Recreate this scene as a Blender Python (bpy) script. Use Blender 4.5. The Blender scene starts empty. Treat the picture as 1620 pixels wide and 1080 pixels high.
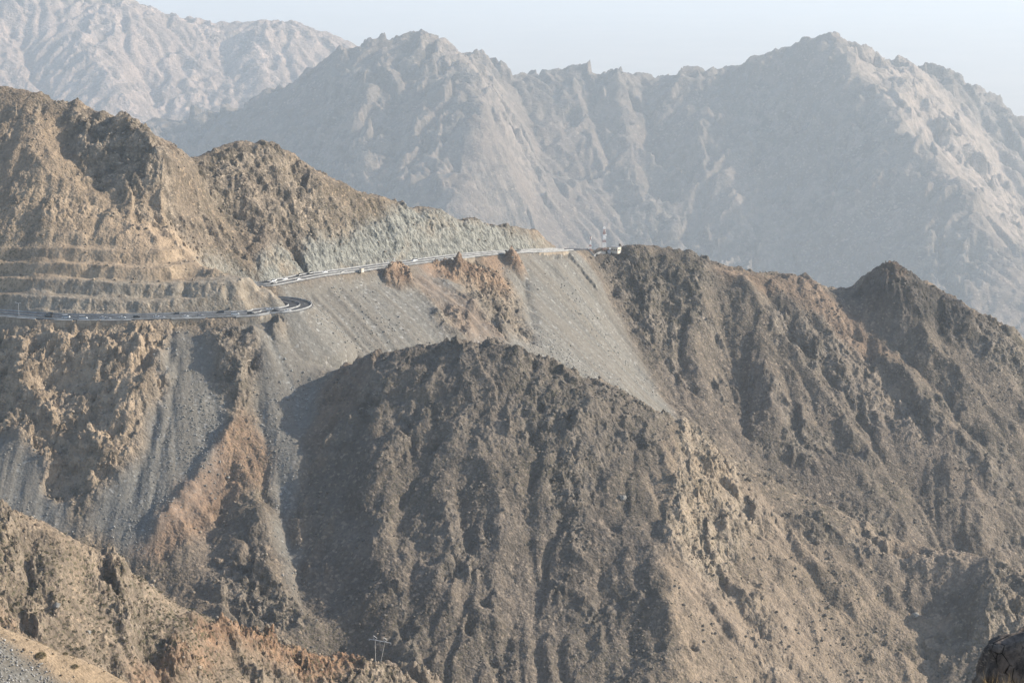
import bpy, bmesh, math, random
import numpy as np
from mathutils import Vector, Matrix

# ------------------------------------------------------------------ scene, camera, light
SC = bpy.context.scene
COL = SC.collection
R = math.radians
PITCH = R(11.77)
F = 3600.0                                     # focal length in photo pixels (1620 px wide)

cam_d = bpy.data.cameras.new('camera')
cam = bpy.data.objects.new('camera', cam_d)
COL.objects.link(cam)
cam_d.sensor_width = 36.0
cam_d.lens = 36.0 * F / 1620.0
cam_d.clip_start = 1.0
cam_d.clip_end = 90000.0
cam.location = (0, 0, 0)
cam.rotation_euler = (R(90) - PITCH, 0, 0)
SC.camera = cam

SUN_EL, SUN_BACK = R(27), R(5)                # height, and how far behind the right-hand side it stands
sun_dir = Vector((math.cos(SUN_EL) * math.cos(SUN_BACK), math.cos(SUN_EL) * math.sin(SUN_BACK), math.sin(SUN_EL)))
world = bpy.data.worlds.new('World')
SC.world = world
world.use_nodes = True
wn = world.node_tree
wn.nodes.clear()
sky = wn.nodes.new('ShaderNodeTexSky')
sky.sky_type = 'NISHITA'
sky.sun_disc = False
sky.sun_elevation = SUN_EL
sky.sun_rotation = math.atan2(sun_dir.x, sun_dir.y)
sky.altitude = 1500
sky.dust_density = 2.5
bg = wn.nodes.new('ShaderNodeBackground')
bg.inputs['Strength'].default_value = 0.15
wo = wn.nodes.new('ShaderNodeOutputWorld')
wn.links.new(sky.outputs[0], bg.inputs[0])
wn.links.new(bg.outputs[0], wo.inputs[0])

sun_l = bpy.data.lights.new('sun', 'SUN')
sun_l.energy = 4.3
sun_l.angle = R(0.5)
sun_l.color = (1.0, 0.92, 0.80)
sun = bpy.data.objects.new('sun', sun_l)
COL.objects.link(sun)
sun.rotation_euler = sun_dir.to_track_quat('Z', 'Y').to_euler()

SC.view_settings.view_transform = 'Standard'
SC.view_settings.look = 'None'
SC.view_settings.exposure = 0.80
SC.view_settings.gamma = 1.0
SC.cycles.use_denoising = True
SC.cycles.volume_bounces = 1
SC.cycles.max_bounces = 5
SC.cycles.diffuse_bounces = 2

HAZE_DENSITY = 4.1e-5

# ------------------------------------------------------------------ numbers: noise, grids, projection
rng = np.random.RandomState(7)
_perm = rng.permutation(4096)
_ga = rng.rand(4096) * 2 * np.pi
_gx, _gy = np.cos(_ga), np.sin(_ga)
_rv = rng.rand(4096)

def _h(i, j, s):
    return _perm[(_perm[(i + s * 131) & 4095] + j) & 4095]

def perlin(x, y, s=0):
    xi = np.floor(x).astype(np.int64); yi = np.floor(y).astype(np.int64)
    fx = x - xi; fy = y - yi
    u = fx * fx * fx * (fx * (fx * 6 - 15) + 10)
    v = fy * fy * fy * (fy * (fy * 6 - 15) + 10)
    def g(di, dj):
        h = _h(xi + di, yi + dj, s)
        return _gx[h] * (fx - di) + _gy[h] * (fy - dj)
    a = g(0, 0); b = g(1, 0); c = g(0, 1); d = g(1, 1)
    return ((a + (b - a) * u) * (1 - v) + (c + (d - c) * u) * v) * 1.5

def fbm(x, y, size, octv, gain=0.5, s=0):
    r = 0; a = 1.0; f = 1.0 / size
    for o in range(octv):
        r = r + a * perlin(x * f + 17.3 * o, y * f - 9.1 * o, s + o)
        a *= gain; f *= 2.03
    return r

def ridged(x, y, size, octv, gain=0.5, s=0):
    r = 0; a = 1.0; f = 1.0 / size; w = 1.0
    for o in range(octv):
        n = 1.0 - np.abs(perlin(x * f + 31.7 * o, y * f + 11.9 * o, s + o)) * 1.6
        n = n * np.abs(n)
        r = r + a * n * w
        w = np.clip(n * 1.5, 0, 1)
        a *= gain; f *= 2.05
    return r

def worley(x, y, size, s=0):
    """nearest and second nearest feature distance, and a random value per cell"""
    x = x / size; y = y / size
    xi = np.floor(x).astype(np.int64); yi = np.floor(y).astype(np.int64)
    f1 = np.full(x.shape, 9.0); f2 = np.full(x.shape, 9.0); val = np.zeros(x.shape)
    for di in (-1, 0, 1):
        for dj in (-1, 0, 1):
            h = _h(xi + di, yi + dj, s)
            px = xi + di + _rv[h]; py = yi + dj + _rv[(h * 7 + 13) & 4095]
            d = np.hypot(px - x, py - y)
            near = d < f1
            f2 = np.where(near, f1, np.minimum(f2, d))
            val = np.where(near, _rv[(h * 3 + 5) & 4095], val)
            f1 = np.where(near, d, f1)
    return f1, f2, val

def facets(x, y, size, tilt, s=0):
    """broken rock: every cell of the ground is a flat face with a tilt and a step of its own"""
    X = x / size; Y = y / size
    xi = np.floor(X).astype(np.int64); yi = np.floor(Y).astype(np.int64)
    f1 = np.full(X.shape, 9.0); hh = np.zeros(X.shape)
    for di in (-1, 0, 1):
        for dj in (-1, 0, 1):
            h = _h(xi + di, yi + dj, s)
            dx = X - (xi + di + _rv[h]); dy = Y - (yi + dj + _rv[(h * 7 + 13) & 4095])
            d = dx * dx + dy * dy
            near = d < f1
            p = (_gx[h] * dx + _gy[h] * dy) * tilt + (_rv[(h * 3 + 5) & 4095] - .5) * tilt * .8
            hh = np.where(near, p, hh); f1 = np.where(near, d, f1)
    return hh * size

def ledges(x, y, z, size, s=0):
    """bedding seen on a slope: thin layers dipping to the right, each with a soft tread and a sharp lip"""
    q = (z + .40 * x - .06 * y) / size + .9 * perlin(x / (size * 7), y / (size * 7), s) + .25 * perlin(x / (size * 1.6), y / (size * 1.6), s + 1)
    i = np.floor(q); f = q - i
    amp = .35 + 1.0 * _rv[(i.astype(np.int64) * 37 + s) & 4095]
    return amp * size * .5 * (np.where(f < .8, f / .8, (1 - f) / .2) - .5)

def sstep(a, b, x):
    t = np.clip((x - a) / (b - a), 0, 1)
    return t * t * (3 - 2 * t)

def blur(a, sig):
    if sig <= 0: return a
    p = int(sig * 3) + 2
    b = np.pad(a, p, mode='edge')
    fy = np.fft.fftfreq(b.shape[0])[:, None]; fx = np.fft.rfftfreq(b.shape[1])[None, :]
    k = np.exp(-2 * (np.pi * sig) ** 2 * (fx * fx + fy * fy))
    return np.fft.irfft2(np.fft.rfft2(b) * k, s=b.shape)[p:-p, p:-p]

CP, SP = math.cos(PITCH), math.sin(PITCH)
def P(u, v, Y):
    """world point at ground distance Y along the line of sight of a photo position"""
    t = (v - 540.0) / F
    dy = CP - t * SP; dz = -SP - t * CP
    return ((u - 810.0) / F * Y / dy, Y, dz * Y / dy)

def K(v):
    t = (v - 540.0) / F
    return (SP + t * CP) / (CP - t * SP)

def chain(u, v, Y, steps):
    """a start, then (u, v, slope) steps along a hillside of that slope"""
    out = [P(u, v, Y)]
    for (u1, v1, s) in steps:
        x0, y0, z0 = out[-1]
        Y1 = (s * y0 - z0) / (s + K(v1))
        out.append(P(u1, v1, Y1))
    return out

def rbf_fit(pts, sm=0.0):
    p = np.array(pts, float)
    sc = np.abs(p[:, :2]).max()
    q = p[:, :2] / sc
    n = len(q)
    A = np.hypot(q[:, None, 0] - q[None, :, 0], q[:, None, 1] - q[None, :, 1])
    Pm = np.c_[np.ones(n), q]
    M = np.zeros((n + 3, n + 3))
    M[:n, :n] = -A + sm * np.eye(n); M[:n, n:] = Pm; M[n:, :n] = Pm.T
    w = np.linalg.solve(M, np.r_[p[:, 2], np.zeros(3)])
    def ev(x, y):
        sh = x.shape
        x = x.ravel() / sc; y = y.ravel() / sc
        o = np.empty(x.size)
        for i in range(0, x.size, 20000):
            a = x[i:i + 20000]; b = y[i:i + 20000]
            o[i:i + 20000] = -np.hypot(a[:, None] - q[None, :, 0], b[:, None] - q[None, :, 1]) @ w[:n] + w[n] + w[n + 1] * a + w[n + 2] * b
        return o.reshape(sh)
    return ev

class Grid:
    def __init__(s, x0, x1, y0, y1, st):
        s.x0, s.y0, s.st = x0, y0, st
        s.nx = int((x1 - x0) / st) + 1; s.ny = int((y1 - y0) / st) + 1
        s.x = x0 + np.arange(s.nx) * st; s.y = y0 + np.arange(s.ny) * st
        s.X, s.Y = np.meshgrid(s.x, s.y)
    def at(s, a, x, y):
        fx = np.clip((x - s.x0) / s.st, 0, s.nx - 1.001); fy = np.clip((y - s.y0) / s.st, 0, s.ny - 1.001)
        i = fx.astype(np.int64); j = fy.astype(np.int64); fx = fx - i; fy = fy - j
        b = a.ravel(); k = j * s.nx + i
        return (b[k] * (1 - fx) + b[k + 1] * fx) * (1 - fy) + (b[k + s.nx] * (1 - fx) + b[k + s.nx + 1] * fx) * fy
    def hit(s, H, u, v, Ya, Yb):
        """where the line of sight of a photo position first meets the ground between Ya and Yb"""
        Ys = np.arange(Ya, Yb, 1.0)
        t = (v - 540.0) / F
        dy = CP - t * SP; dz = -SP - t * CP
        xs = (u - 810.0) / F * Ys / dy; zs = dz * Ys / dy
        above = zs > s.at(H, xs, Ys)
        k = np.where(above[:-1] & ~above[1:])[0]
        if len(k) == 0:
            k = [int(np.argmin(np.abs(zs - s.at(H, xs, Ys))))]
        i = k[0]
        return np.array((xs[i], Ys[i], float(s.at(H, xs[i:i + 1], Ys[i:i + 1])[0])))
    def window(s, xy, pad):
        i0 = max(0, int((xy[:, 0].min() - pad - s.x0) / s.st)); i1 = min(s.nx, int((xy[:, 0].max() + pad - s.x0) / s.st) + 2)
        j0 = max(0, int((xy[:, 1].min() - pad - s.y0) / s.st)); j1 = min(s.ny, int((xy[:, 1].max() + pad - s.y0) / s.st) + 2)
        return np.s_[j0:max(j1, j0 + 1), i0:max(i1, i0 + 1)]
    def wobble(s, size):
        if not hasattr(s, '_wob'): s._wob = {}
        if size not in s._wob:
            s._wob[size] = (fbm(s.X, s.Y, size, 3, .55, 50), fbm(s.X, s.Y, size, 3, .55, 57))
        return s._wob[size]
    def poly(s, H, pts, Ya, Yb, feather=3.0, jag=6.0, size=25.0):
        w = np.array([s.hit(H, u, v, Ya, Yb)[:2] for u, v in pts])
        W = s.window(w, feather * 4 + jag * 2)
        wa, wb = s.wobble(size)
        jx = s.X[W] + jag * wa[W]; jy = s.Y[W] + jag * wb[W]
        m = np.zeros(jx.shape, bool)
        n = len(w)
        for i in range(n):
            x1, y1 = w[i]; x2, y2 = w[(i + 1) % n]
            if y1 == y2: continue
            m ^= ((y1 > jy) != (y2 > jy)) & (jx < (x2 - x1) * (jy - y1) / (y2 - y1) + x1)
        out = np.zeros(s.X.shape)
        out[W] = np.clip(blur(m.astype(float), feather / s.st), 0, 1)
        return out
    def dist(s, line):
        """distance to a polyline (N,3), its height there, signed side and run along it"""
        d = np.full(s.X.shape, 1e9); z = np.zeros(s.X.shape); sd = np.zeros(s.X.shape); run = np.zeros(s.X.shape)
        L = 0.0
        for a, b in zip(line[:-1], line[1:]):
            v = b[:2] - a[:2]; l = np.hypot(*v)
            if l < 1e-6: continue
            pad = 90
            i0 = max(0, int((min(a[0], b[0]) - pad - s.x0) / s.st)); i1 = min(s.nx, int((max(a[0], b[0]) + pad - s.x0) / s.st) + 2)
            j0 = max(0, int((min(a[1], b[1]) - pad - s.y0) / s.st)); j1 = min(s.ny, int((max(a[1], b[1]) + pad - s.y0) / s.st) + 2)
            if i1 <= i0 or j1 <= j0:
                L += l; continue
            W = np.s_[j0:j1, i0:i1]
            dx = s.X[W] - a[0]; dyy = s.Y[W] - a[1]
            t = np.clip((dx * v[0] + dyy * v[1]) / (l * l), 0, 1)
            dd = np.hypot(dx - t * v[0], dyy - t * v[1])
            m = dd < d[W]
            d[W] = np.where(m, dd, d[W])
            z[W] = np.where(m, a[2] + t * (b[2] - a[2]), z[W])
            sd[W] = np.where(m, np.sign(v[0] * dyy - v[1] * dx), sd[W])
            run[W] = np.where(m, L + t * l, run[W])
            L += l
        return d, z, sd, run

def lic(grid, H, noise, steps, st):
    """smear noise along the fall line: the grain of rills and stone runs"""
    gy, gx = np.gradient(H, grid.st)
    m = np.hypot(gx, gy) + 1e-6
    gx = gx / m; gy = gy / m
    acc = noise.copy(); n = 1
    for sg in (1, -1):
        x = grid.X.copy(); y = grid.Y.copy()
        for k in range(steps):
            vx = grid.at(gx, x, y); vy = grid.at(gy, x, y)
            x = x + sg * st * vx; y = y + sg * st * vy
            acc += grid.at(noise, x, y); n += 1
    acc /= n
    acc -= acc.mean(); acc /= acc.std() + 1e-9
    return acc

def carve(grid, H, n, steps, amp, soft, seed, keep=1.0):
    """water: many drops run down the slope and the ground is cut where they gather"""
    r = np.random.RandomState(seed)
    gy, gx = np.gradient(H, grid.st)
    x = grid.x0 + r.rand(n) * (grid.nx - 1) * grid.st; y = grid.y0 + r.rand(n) * (grid.ny - 1) * grid.st
    vx = np.zeros(n); vy = np.zeros(n)
    acc = np.zeros(H.size)
    for k in range(steps):
        ax = -grid.at(gx, x, y); ay = -grid.at(gy, x, y)
        vx = vx * .55 + ax; vy = vy * .55 + ay
        l = np.hypot(vx, vy) + 1e-6
        x = x + vx / l * grid.st; y = y + vy / l * grid.st
        i = np.clip(((x - grid.x0) / grid.st + .5).astype(int), 0, grid.nx - 1)
        j = np.clip(((y - grid.y0) / grid.st + .5).astype(int), 0, grid.ny - 1)
        acc += np.bincount(j * grid.nx + i, minlength=H.size)
    a = np.log1p(np.maximum(blur(acc.reshape(H.shape), soft), 0))
    a = a - blur(a, 18 / grid.st * 1.5)
    a = np.clip(a, -1.5, 2.5)
    return H - amp * a * keep, a

def stroke(grid, H, pts, Ya, Yb, amp, width, jag=3.0, size=24.0):
    """a rib (+) or gully (-) along a line on the ground"""
    w = np.array([grid.hit(H, u, v, Ya, Yb) for u, v in pts])
    W = grid.window(w, width * 3.2 + jag * 2)
    wa, wb = grid.wobble(size)
    jx = grid.X[W] + jag * wa[W]; jy = grid.Y[W] + jag * wb[W]
    d = np.full(jx.shape, 1e9); run = np.zeros(jx.shape)
    segs = np.hypot(*(w[1:, :2] - w[:-1, :2]).T); T = segs.sum() + 1e-6; L = 0
    for a, b, l in zip(w[:-1], w[1:], segs):
        v = b[:2] - a[:2]; l = max(l, 1e-6)
        t = np.clip(((jx - a[0]) * v[0] + (jy - a[1]) * v[1]) / (l * l), 0, 1)
        dd = np.hypot(jx - a[0] - t * v[0], jy - a[1] - t * v[1])
        m = dd < d
        d = np.where(m, dd, d); run = np.where(m, (L + t * l) / T, run)
        L += l
    k = np.exp(-(d / width) ** 1.6)
    taper = np.clip(np.minimum(run / .12 + .45, (1 - run) / .12 + .35), 0, 1)
    H = H.copy()
    H[W] += amp * k * taper
    return H

def bump(grid, H, c, amp, rx, ry, ang=0.0):
    dx = grid.X - c[0]; dy = grid.Y - c[1]
    a = R(ang)
    p = (dx * math.cos(a) + dy * math.sin(a)) / rx; q = (-dx * math.sin(a) + dy * math.cos(a)) / ry
    d = np.sqrt(p * p + q * q) * (1 + .25 * fbm(grid.X, grid.Y, 9, 3, .5, 33))
    return H + amp * sstep(1.25, .15, d)

# ------------------------------------------------------------------ mesh and object helpers
def link_mesh(name, me, mat=None, parent=None):
    o = bpy.data.objects.new(name, me)
    COL.objects.link(o)
    if mat is not None: me.materials.append(mat)
    if parent is not None: o.parent = parent
    return o

def tag(o, label=None, cat=None, group=None, kind=None):
    if label: o['label'] = label
    if cat: o['category'] = cat
    if group: o['group'] = group
    if kind: o['kind'] = kind
    return o

def thing(name, label, cat, loc=(0, 0, 0), rz=0.0, group=None):
    o = bpy.data.objects.new(name, None)
    COL.objects.link(o)
    o.empty_display_size = 1.0
    o.location = loc; o.rotation_euler = (0, 0, rz)
    return tag(o, label, cat, group)

def sheet(name, X, Y, Z, mat, attrs):
    """a grid of points (rows, cols) as one smooth mesh with colour attributes"""
    nr, nc = X.shape
    me = bpy.data.meshes.new(name)
    nv = nr * nc
    co = np.empty((nv, 3), np.float32)
    co[:, 0] = X.ravel(); co[:, 1] = Y.ravel(); co[:, 2] = Z.ravel()
    idx = np.arange(nv, dtype=np.int32).reshape(nr, nc)
    q = np.stack([idx[:-1, :-1], idx[:-1, 1:], idx[1:, 1:], idx[1:, :-1]], -1).reshape(-1, 4)
    nf = len(q)
    me.vertices.add(nv); me.loops.add(nf * 4); me.polygons.add(nf)
    me.vertices.foreach_set('co', co.ravel())
    me.loops.foreach_set('vertex_index', q.ravel())
    me.polygons.foreach_set('loop_start', np.arange(0, nf * 4, 4, dtype=np.int32))
    me.polygons.foreach_set('use_smooth', np.ones(nf, bool))
    me.update(calc_edges=True)
    for an, chans in attrs.items():
        a = me.attributes.new(an, 'FLOAT_COLOR', 'POINT')
        c = np.ones((nv, 4), np.float32)
        for k, ch in enumerate(chans): c[:, k] = np.clip(ch.ravel(), 0, 1)
        a.data.foreach_set('color', c.ravel())
    return link_mesh(name, me, mat)

def polar_rows(hfun, tans, Ya, Yb, n, step, hidden_w=0.22):
    """rows of points along each line of sight in plan, spaced evenly over the slope"""
    Yu = np.arange(Ya, Yb + step, step)
    TT, YY = np.meshgrid(tans, Yu)
    Hh = hfun(TT * YY, YY)
    dz = np.diff(Hh, axis=0)
    sl = dz / step
    w = np.where(sl < -0.42, hidden_w, 1.0)
    s = np.vstack([np.zeros((1, len(tans))), np.cumsum(np.hypot(dz, step) * w, axis=0)])
    # even out between neighbours so the mesh stays well shaped
    ker = np.ones(25) / 25
    sp = np.pad(s, ((0, 0), (12, 12)), mode='edge')
    cs = np.cumsum(np.pad(sp, ((0, 0), (1, 0))), axis=1)
    s = (cs[:, 25:] - cs[:, :-25]) / 25
    out = np.empty((n, len(tans)))
    for c in range(len(tans)):
        out[:, c] = np.interp(np.linspace(0, s[-1, c], n), s[:, c], Yu)
    return out * np.asarray(tans)[None, :], out

def fan(n_in, n_out, t_in=0.24, t_out=0.40):
    a = np.linspace(-t_in, t_in, n_in)
    b = np.linspace(t_in, t_out, n_out + 1)[1:]
    return np.concatenate([-b[::-1], a, b])

# ------------------------------------------------------------------ materials
class NT:
    def __init__(s, name):
        s.m = bpy.data.materials.new(name); s.m.use_nodes = True
        s.t = s.m.node_tree; s.t.nodes.clear()
        s.out = s.t.nodes.new('ShaderNodeOutputMaterial')
        s.b = s.t.nodes.new('ShaderNodeBsdfPrincipled')
        s.t.links.new(s.b.outputs[0], s.out.inputs[0])
        s.b.inputs['Roughness'].default_value = 0.95
        s.b.inputs['Specular IOR Level'].default_value = 0.15
    def n(s, t, **kw):
        o = s.t.nodes.new(t)
        for k, v in kw.items(): setattr(o, k, v)
        return o
    def put(s, sock, v):
        if hasattr(v, 'links') or isinstance(v, bpy.types.NodeSocket): s.t.links.new(v, sock)
        else: sock.default_value = v
    def pos(s):
        return s.n('ShaderNodeNewGeometry').outputs['Position']
    def obj(s):
        return s.n('ShaderNodeTexCoord').outputs['Object']
    def scale(s, v, sc):
        m = s.n('ShaderNodeMapping'); s.put(m.inputs['Vector'], v); m.inputs['Scale'].default_value = sc
        return m.outputs[0]
    def noise(s, v, size, det=4, rough=0.55, dist=0.0):
        t = s.n('ShaderNodeTexNoise'); s.put(t.inputs['Vector'], v)
        t.inputs['Scale'].default_value = 1.0 / size; t.inputs['Detail'].default_value = det
        t.inputs['Roughness'].default_value = rough; t.inputs['Distortion'].default_value = dist
        return t.outputs['Fac']
    def vor(s, v, size, feature='F1', rnd=1.0, out='Distance'):
        t = s.n('ShaderNodeTexVoronoi', feature=feature); s.put(t.inputs['Vector'], v)
        t.inputs['Scale'].default_value = 1.0 / size; t.inputs['Randomness'].default_value = rnd
        return t.outputs[out]
    def math(s, op, a, b=None, c=None, clamp=False):
        m = s.n('ShaderNodeMath', operation=op, use_clamp=clamp)
        s.put(m.inputs[0], a)
        if b is not None: s.put(m.inputs[1], b)
        if c is not None: s.put(m.inputs[2], c)
        return m.outputs[0]
    def mix(s, f, a, b, blend='MIX'):
        m = s.n('ShaderNodeMix', data_type='RGBA', blend_type=blend)
        s.put(m.inputs[0], f)
        for sock, v in ((m.inputs[6], a), (m.inputs[7], b)):
            if isinstance(v, tuple): v = (*v[:3], 1.0)
            s.put(sock, v)
        return m.outputs[2]
    def ramp(s, f, lo, hi, a=0.0, b=1.0):
        m = s.n('ShaderNodeMapRange', interpolation_type='SMOOTHSTEP'); s.put(m.inputs[0], f)
        m.inputs[1].default_value = lo; m.inputs[2].default_value = hi
        m.inputs[3].default_value = a; m.inputs[4].default_value = b
        return m.outputs[0]
    def attr(s, name):
        a = s.n('ShaderNodeAttribute', attribute_name=name)
        sp = s.n('ShaderNodeSeparateColor'); s.t.links.new(a.outputs['Color'], sp.inputs[0])
        return sp.outputs[0], sp.outputs[1], sp.outputs[2]
    def color(s, c):
        if isinstance(c, tuple): c = (*c[:3], 1.0)
        s.put(s.b.inputs['Base Color'], c)
    def disp(s, h, method='BOTH'):
        d = s.n('ShaderNodeDisplacement'); d.inputs['Midlevel'].default_value = 0.0
        d.inputs['Scale'].default_value = 1.0
        s.put(d.inputs['Height'], h)
        s.t.links.new(d.outputs[0], s.out.inputs['Displacement'])
        s.m.displacement_method = method

def terrain_material(name, k=1.0, amp=1.0, soil=(.150, .117, .085), tan=(.44, .325, .215), rockc=(.34, .272, .20), rockd=(.115, .095, .073), speck=1.0, blotch=.5):
    """stony mountain ground; k stretches every size (larger for far mountains)"""
    n = NT(name)
    p = n.pos()
    rock, scree, red = n.attr('ground_a')
    tanm, cut, veg = n.attr('ground_b')
    streak, flow, bench = n.attr('ground_c')
    grey, dark, _ = n.attr('ground_d')
    big = n.noise(p, 60 * k, 5, .6)
    mid = n.noise(p, 11 * k, 5, .62)
    fine = n.noise(p, 2.2 * k, 4, .65)
    stones = n.vor(p, 1.7 * k, 'F1', 1.0, 'Color')
    sps = n.n('ShaderNodeSeparateColor'); n.t.links.new(stones, sps.inputs[0])
    st1 = sps.outputs[0]; st2 = sps.outputs[1]
    # soil with stones
    soilc = n.mix(n.ramp(big, .35, .68), soil, tuple(c * 1.55 for c in soil))
    soilc = n.mix(n.math('MULTIPLY', n.ramp(fine, .35, .7), .55), soilc, tuple(c * .55 for c in soil))
    soilc = n.mix(n.ramp(st1, .80, .97, 0, .6 * speck), soilc, tan)
    soilc = n.mix(tanm, soilc, n.mix(n.ramp(mid, .3, .7), tuple(c * .72 for c in tan), tan))
    blot = n.noise(p, 26 * k, 6, .7, .8)
    soilc = n.mix(n.ramp(blot, .52, .66, 0, .55), soilc, tuple(c * .62 for c in soil))
    soilc = n.mix(n.ramp(blot, .48, .36, 0, blotch), soilc, tuple(c * .62 for c in tan))
    # bare rock: weathered brown, pale faces
    rc = n.mix(n.ramp(mid, .36, .64), rockd, rockc)
    rc = n.mix(n.ramp(n.noise(n.scale(p, (1, 1, 2.6)), 5 * k, 4, .6), .56, .72), rc, tuple(min(1, c * 1.6) for c in rockc))
    rc = n.mix(n.ramp(fine, .58, .38, 0, .5), rc, tuple(c * .6 for c in rockd))
    rc = n.mix(n.math('MULTIPLY', tanm, .75), rc, n.mix(n.ramp(mid, .33, .62), tuple(c * .6 for c in tan), tuple(min(1, c * 1.12) for c in tan)))
    col = n.mix(rock, soilc, rc)
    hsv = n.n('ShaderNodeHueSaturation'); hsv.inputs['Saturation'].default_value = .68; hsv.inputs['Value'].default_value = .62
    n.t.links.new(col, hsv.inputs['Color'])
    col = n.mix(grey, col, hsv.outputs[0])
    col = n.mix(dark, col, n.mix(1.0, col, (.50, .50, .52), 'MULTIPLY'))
    # fresh cut rock, grey green with vertical stains
    cs = n.noise(n.scale(p, (1, 1, .22)), 2.6 * k, 5, .65)
    cc = n.mix(n.ramp(cs, .35, .66), (.105, .105, .092), (.31, .30, .255))
    cc = n.mix(n.ramp(big, .5, .66, 0, .65), cc, (.33, .25, .165))
    col = n.mix(cut, col, cc)
    # scree: grey broken stone
    sc_ = n.mix(st2, (.140, .131, .112), (.203, .190, .163))
    sc_ = n.mix(n.ramp(st1, .90, .985, 0, .6), sc_, (.37, .36, .33))
    sc_ = n.mix(n.ramp(streak, .35, .75, 0, .55), sc_, (.16, .138, .108))
    sc_ = n.mix(n.ramp(streak, .42, .15, 0, .4), sc_, (.085, .080, .070))
    col = n.mix(scree, col, sc_)
    # red earth
    rd = n.mix(n.ramp(mid, .35, .65), (.145, .080, .046), (.34, .205, .118))
    rd = n.mix(n.ramp(fine, .4, .7, 0, .5), rd, (.38, .27, .19))
    col = n.mix(red, col, rd)
    # dry bushes and grass
    col = n.mix(n.math('MULTIPLY', veg, n.ramp(n.noise(p, 1.6 * k, 3, .6), .50, .62)), col, (.070, .066, .034))
    col = n.mix(n.ramp(fine, .3, .75, .0, .25), col, (.02, .018, .015), 'MIX')
    n.color(col)
    # relief
    r1 = n.noise(p, 9 * k, 6, .62, .4)
    r2 = n.vor(n.scale(p, (1, 1, .7)), 5.5 * k, 'F1')
    r3 = n.vor(p, 2.3 * k, 'F1')
    hr = n.math('ADD', n.math('MULTIPLY', n.math('SUBTRACT', r1, .5), 3.6 * k), n.math('MULTIPLY', n.math('SUBTRACT', .45, r2), 1.2 * k))
    hr = n.math('ADD', hr, n.math('MULTIPLY', n.math('SUBTRACT', .4, r3), .6 * k))
    rk = n.math('MAXIMUM', rock, n.math('MULTIPLY', cut, .55))
    rk = n.math('MAXIMUM', rk, n.math('MULTIPLY', red, .45))
    hs = n.math('ADD', n.math('MULTIPLY', n.math('SUBTRACT', n.noise(p, 4.0 * k, 6, .66), .5), 1.8 * k), n.math('MULTIPLY', n.math('SUBTRACT', .4, n.vor(p, 1.6 * k, 'F1')), .55 * k))
    hs = n.math('MULTIPLY', hs, n.math('SUBTRACT', 1.0, n.math('MULTIPLY', scree, .62)))
    h = n.math('ADD', n.math('MULTIPLY', hr, rk), hs)
    h = n.math('MULTIPLY', h, n.math('SUBTRACT', 1.0, n.math('MULTIPLY', bench, .6)))
    n.disp(n.math('MULTIPLY', h, amp))
    return n.m

def plain(name, col, rough=.8, var=.25, size=3.0, metal=0.0, spec=.3):
    n = NT(name)
    v = n.noise(n.obj(), size, 4, .6)
    n.color(n.mix(n.ramp(v, .3, .7), tuple(c * (1 - var) for c in col), tuple(min(1, c * (1 + var * .4)) for c in col)))
    n.b.inputs['Roughness'].default_value = rough
    n.b.inputs['Metallic'].default_value = metal
    n.b.inputs['Specular IOR Level'].default_value = spec
    return n.m
# ------------------------------------------------------------------ the road line (centre), from the left edge to the saddle
def catmull(pts, step):
    p = [np.array(q, float) for q in pts]
    p = [2 * p[0] - p[1]] + p + [2 * p[-1] - p[-2]]
    out = []
    for i in range(1, len(p) - 2):
        n = max(2, int(np.linalg.norm(p[i + 1] - p[i]) / step))
        for k in range(n):
            t = k / n
            out.append(.5 * ((2 * p[i]) + (-p[i - 1] + p[i + 1]) * t + (2 * p[i - 1] - 5 * p[i] + 4 * p[i + 1] - p[i + 2]) * t * t + (-p[i - 1] + 3 * p[i] - 3 * p[i + 1] + p[i + 2]) * t ** 3))
    out.append(p[-2])
    return np.array(out)

def at_z(u, v, z):
    return P(u, v, -z / K(v))
ROAD_Z = -293.0
rp = [at_z(u, v, z) for u, v, z in ((-420, 486, -289.5), (-250, 488, -290.5), (-110, 489, -291.5), (0, 495, -292.5), (80, 501, -293), (180, 502, -293), (300, 499, -293), (400, 495.5, -293))]
rp += [(-166 + 21 * math.sin(a), 1527 - 21 * math.cos(a), -293) for a in (R(-8), R(35), R(75), R(110), R(150), R(180))]
rp += [(-180, 1550, -293), (-194, 1560, -292.8), (-198, 1574, -292.6), (-193, 1588, -292.2), (-180, 1596, -292)]
rp += [P(u, v, Y) for u, v, Y in ((425, 447.5, 1598), (455, 441, 1611), (500, 434, 1633), (560, 427.5, 1663), (600, 422, 1686), (660, 413.5, 1715), (720, 406, 1750), (780, 400, 1787), (830, 397.5, 1822), (868, 396.5, 1850))]
rp += [(47, 1880, -312.5), (60, 1915, -318.5), (70, 1965, -329), (84, 2050, -350)]
ROAD = catmull(rp, 3.0)
zz = np.pad(ROAD[:, 2], 14, mode='edge'); ROAD[:, 2] = np.convolve(zz, np.ones(29) / 29, 'valid')
HW = 7.8                                        # half the carriageway width

# ------------------------------------------------------------------ main ground: control lines along crests, roads, gullies
C = []
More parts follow.
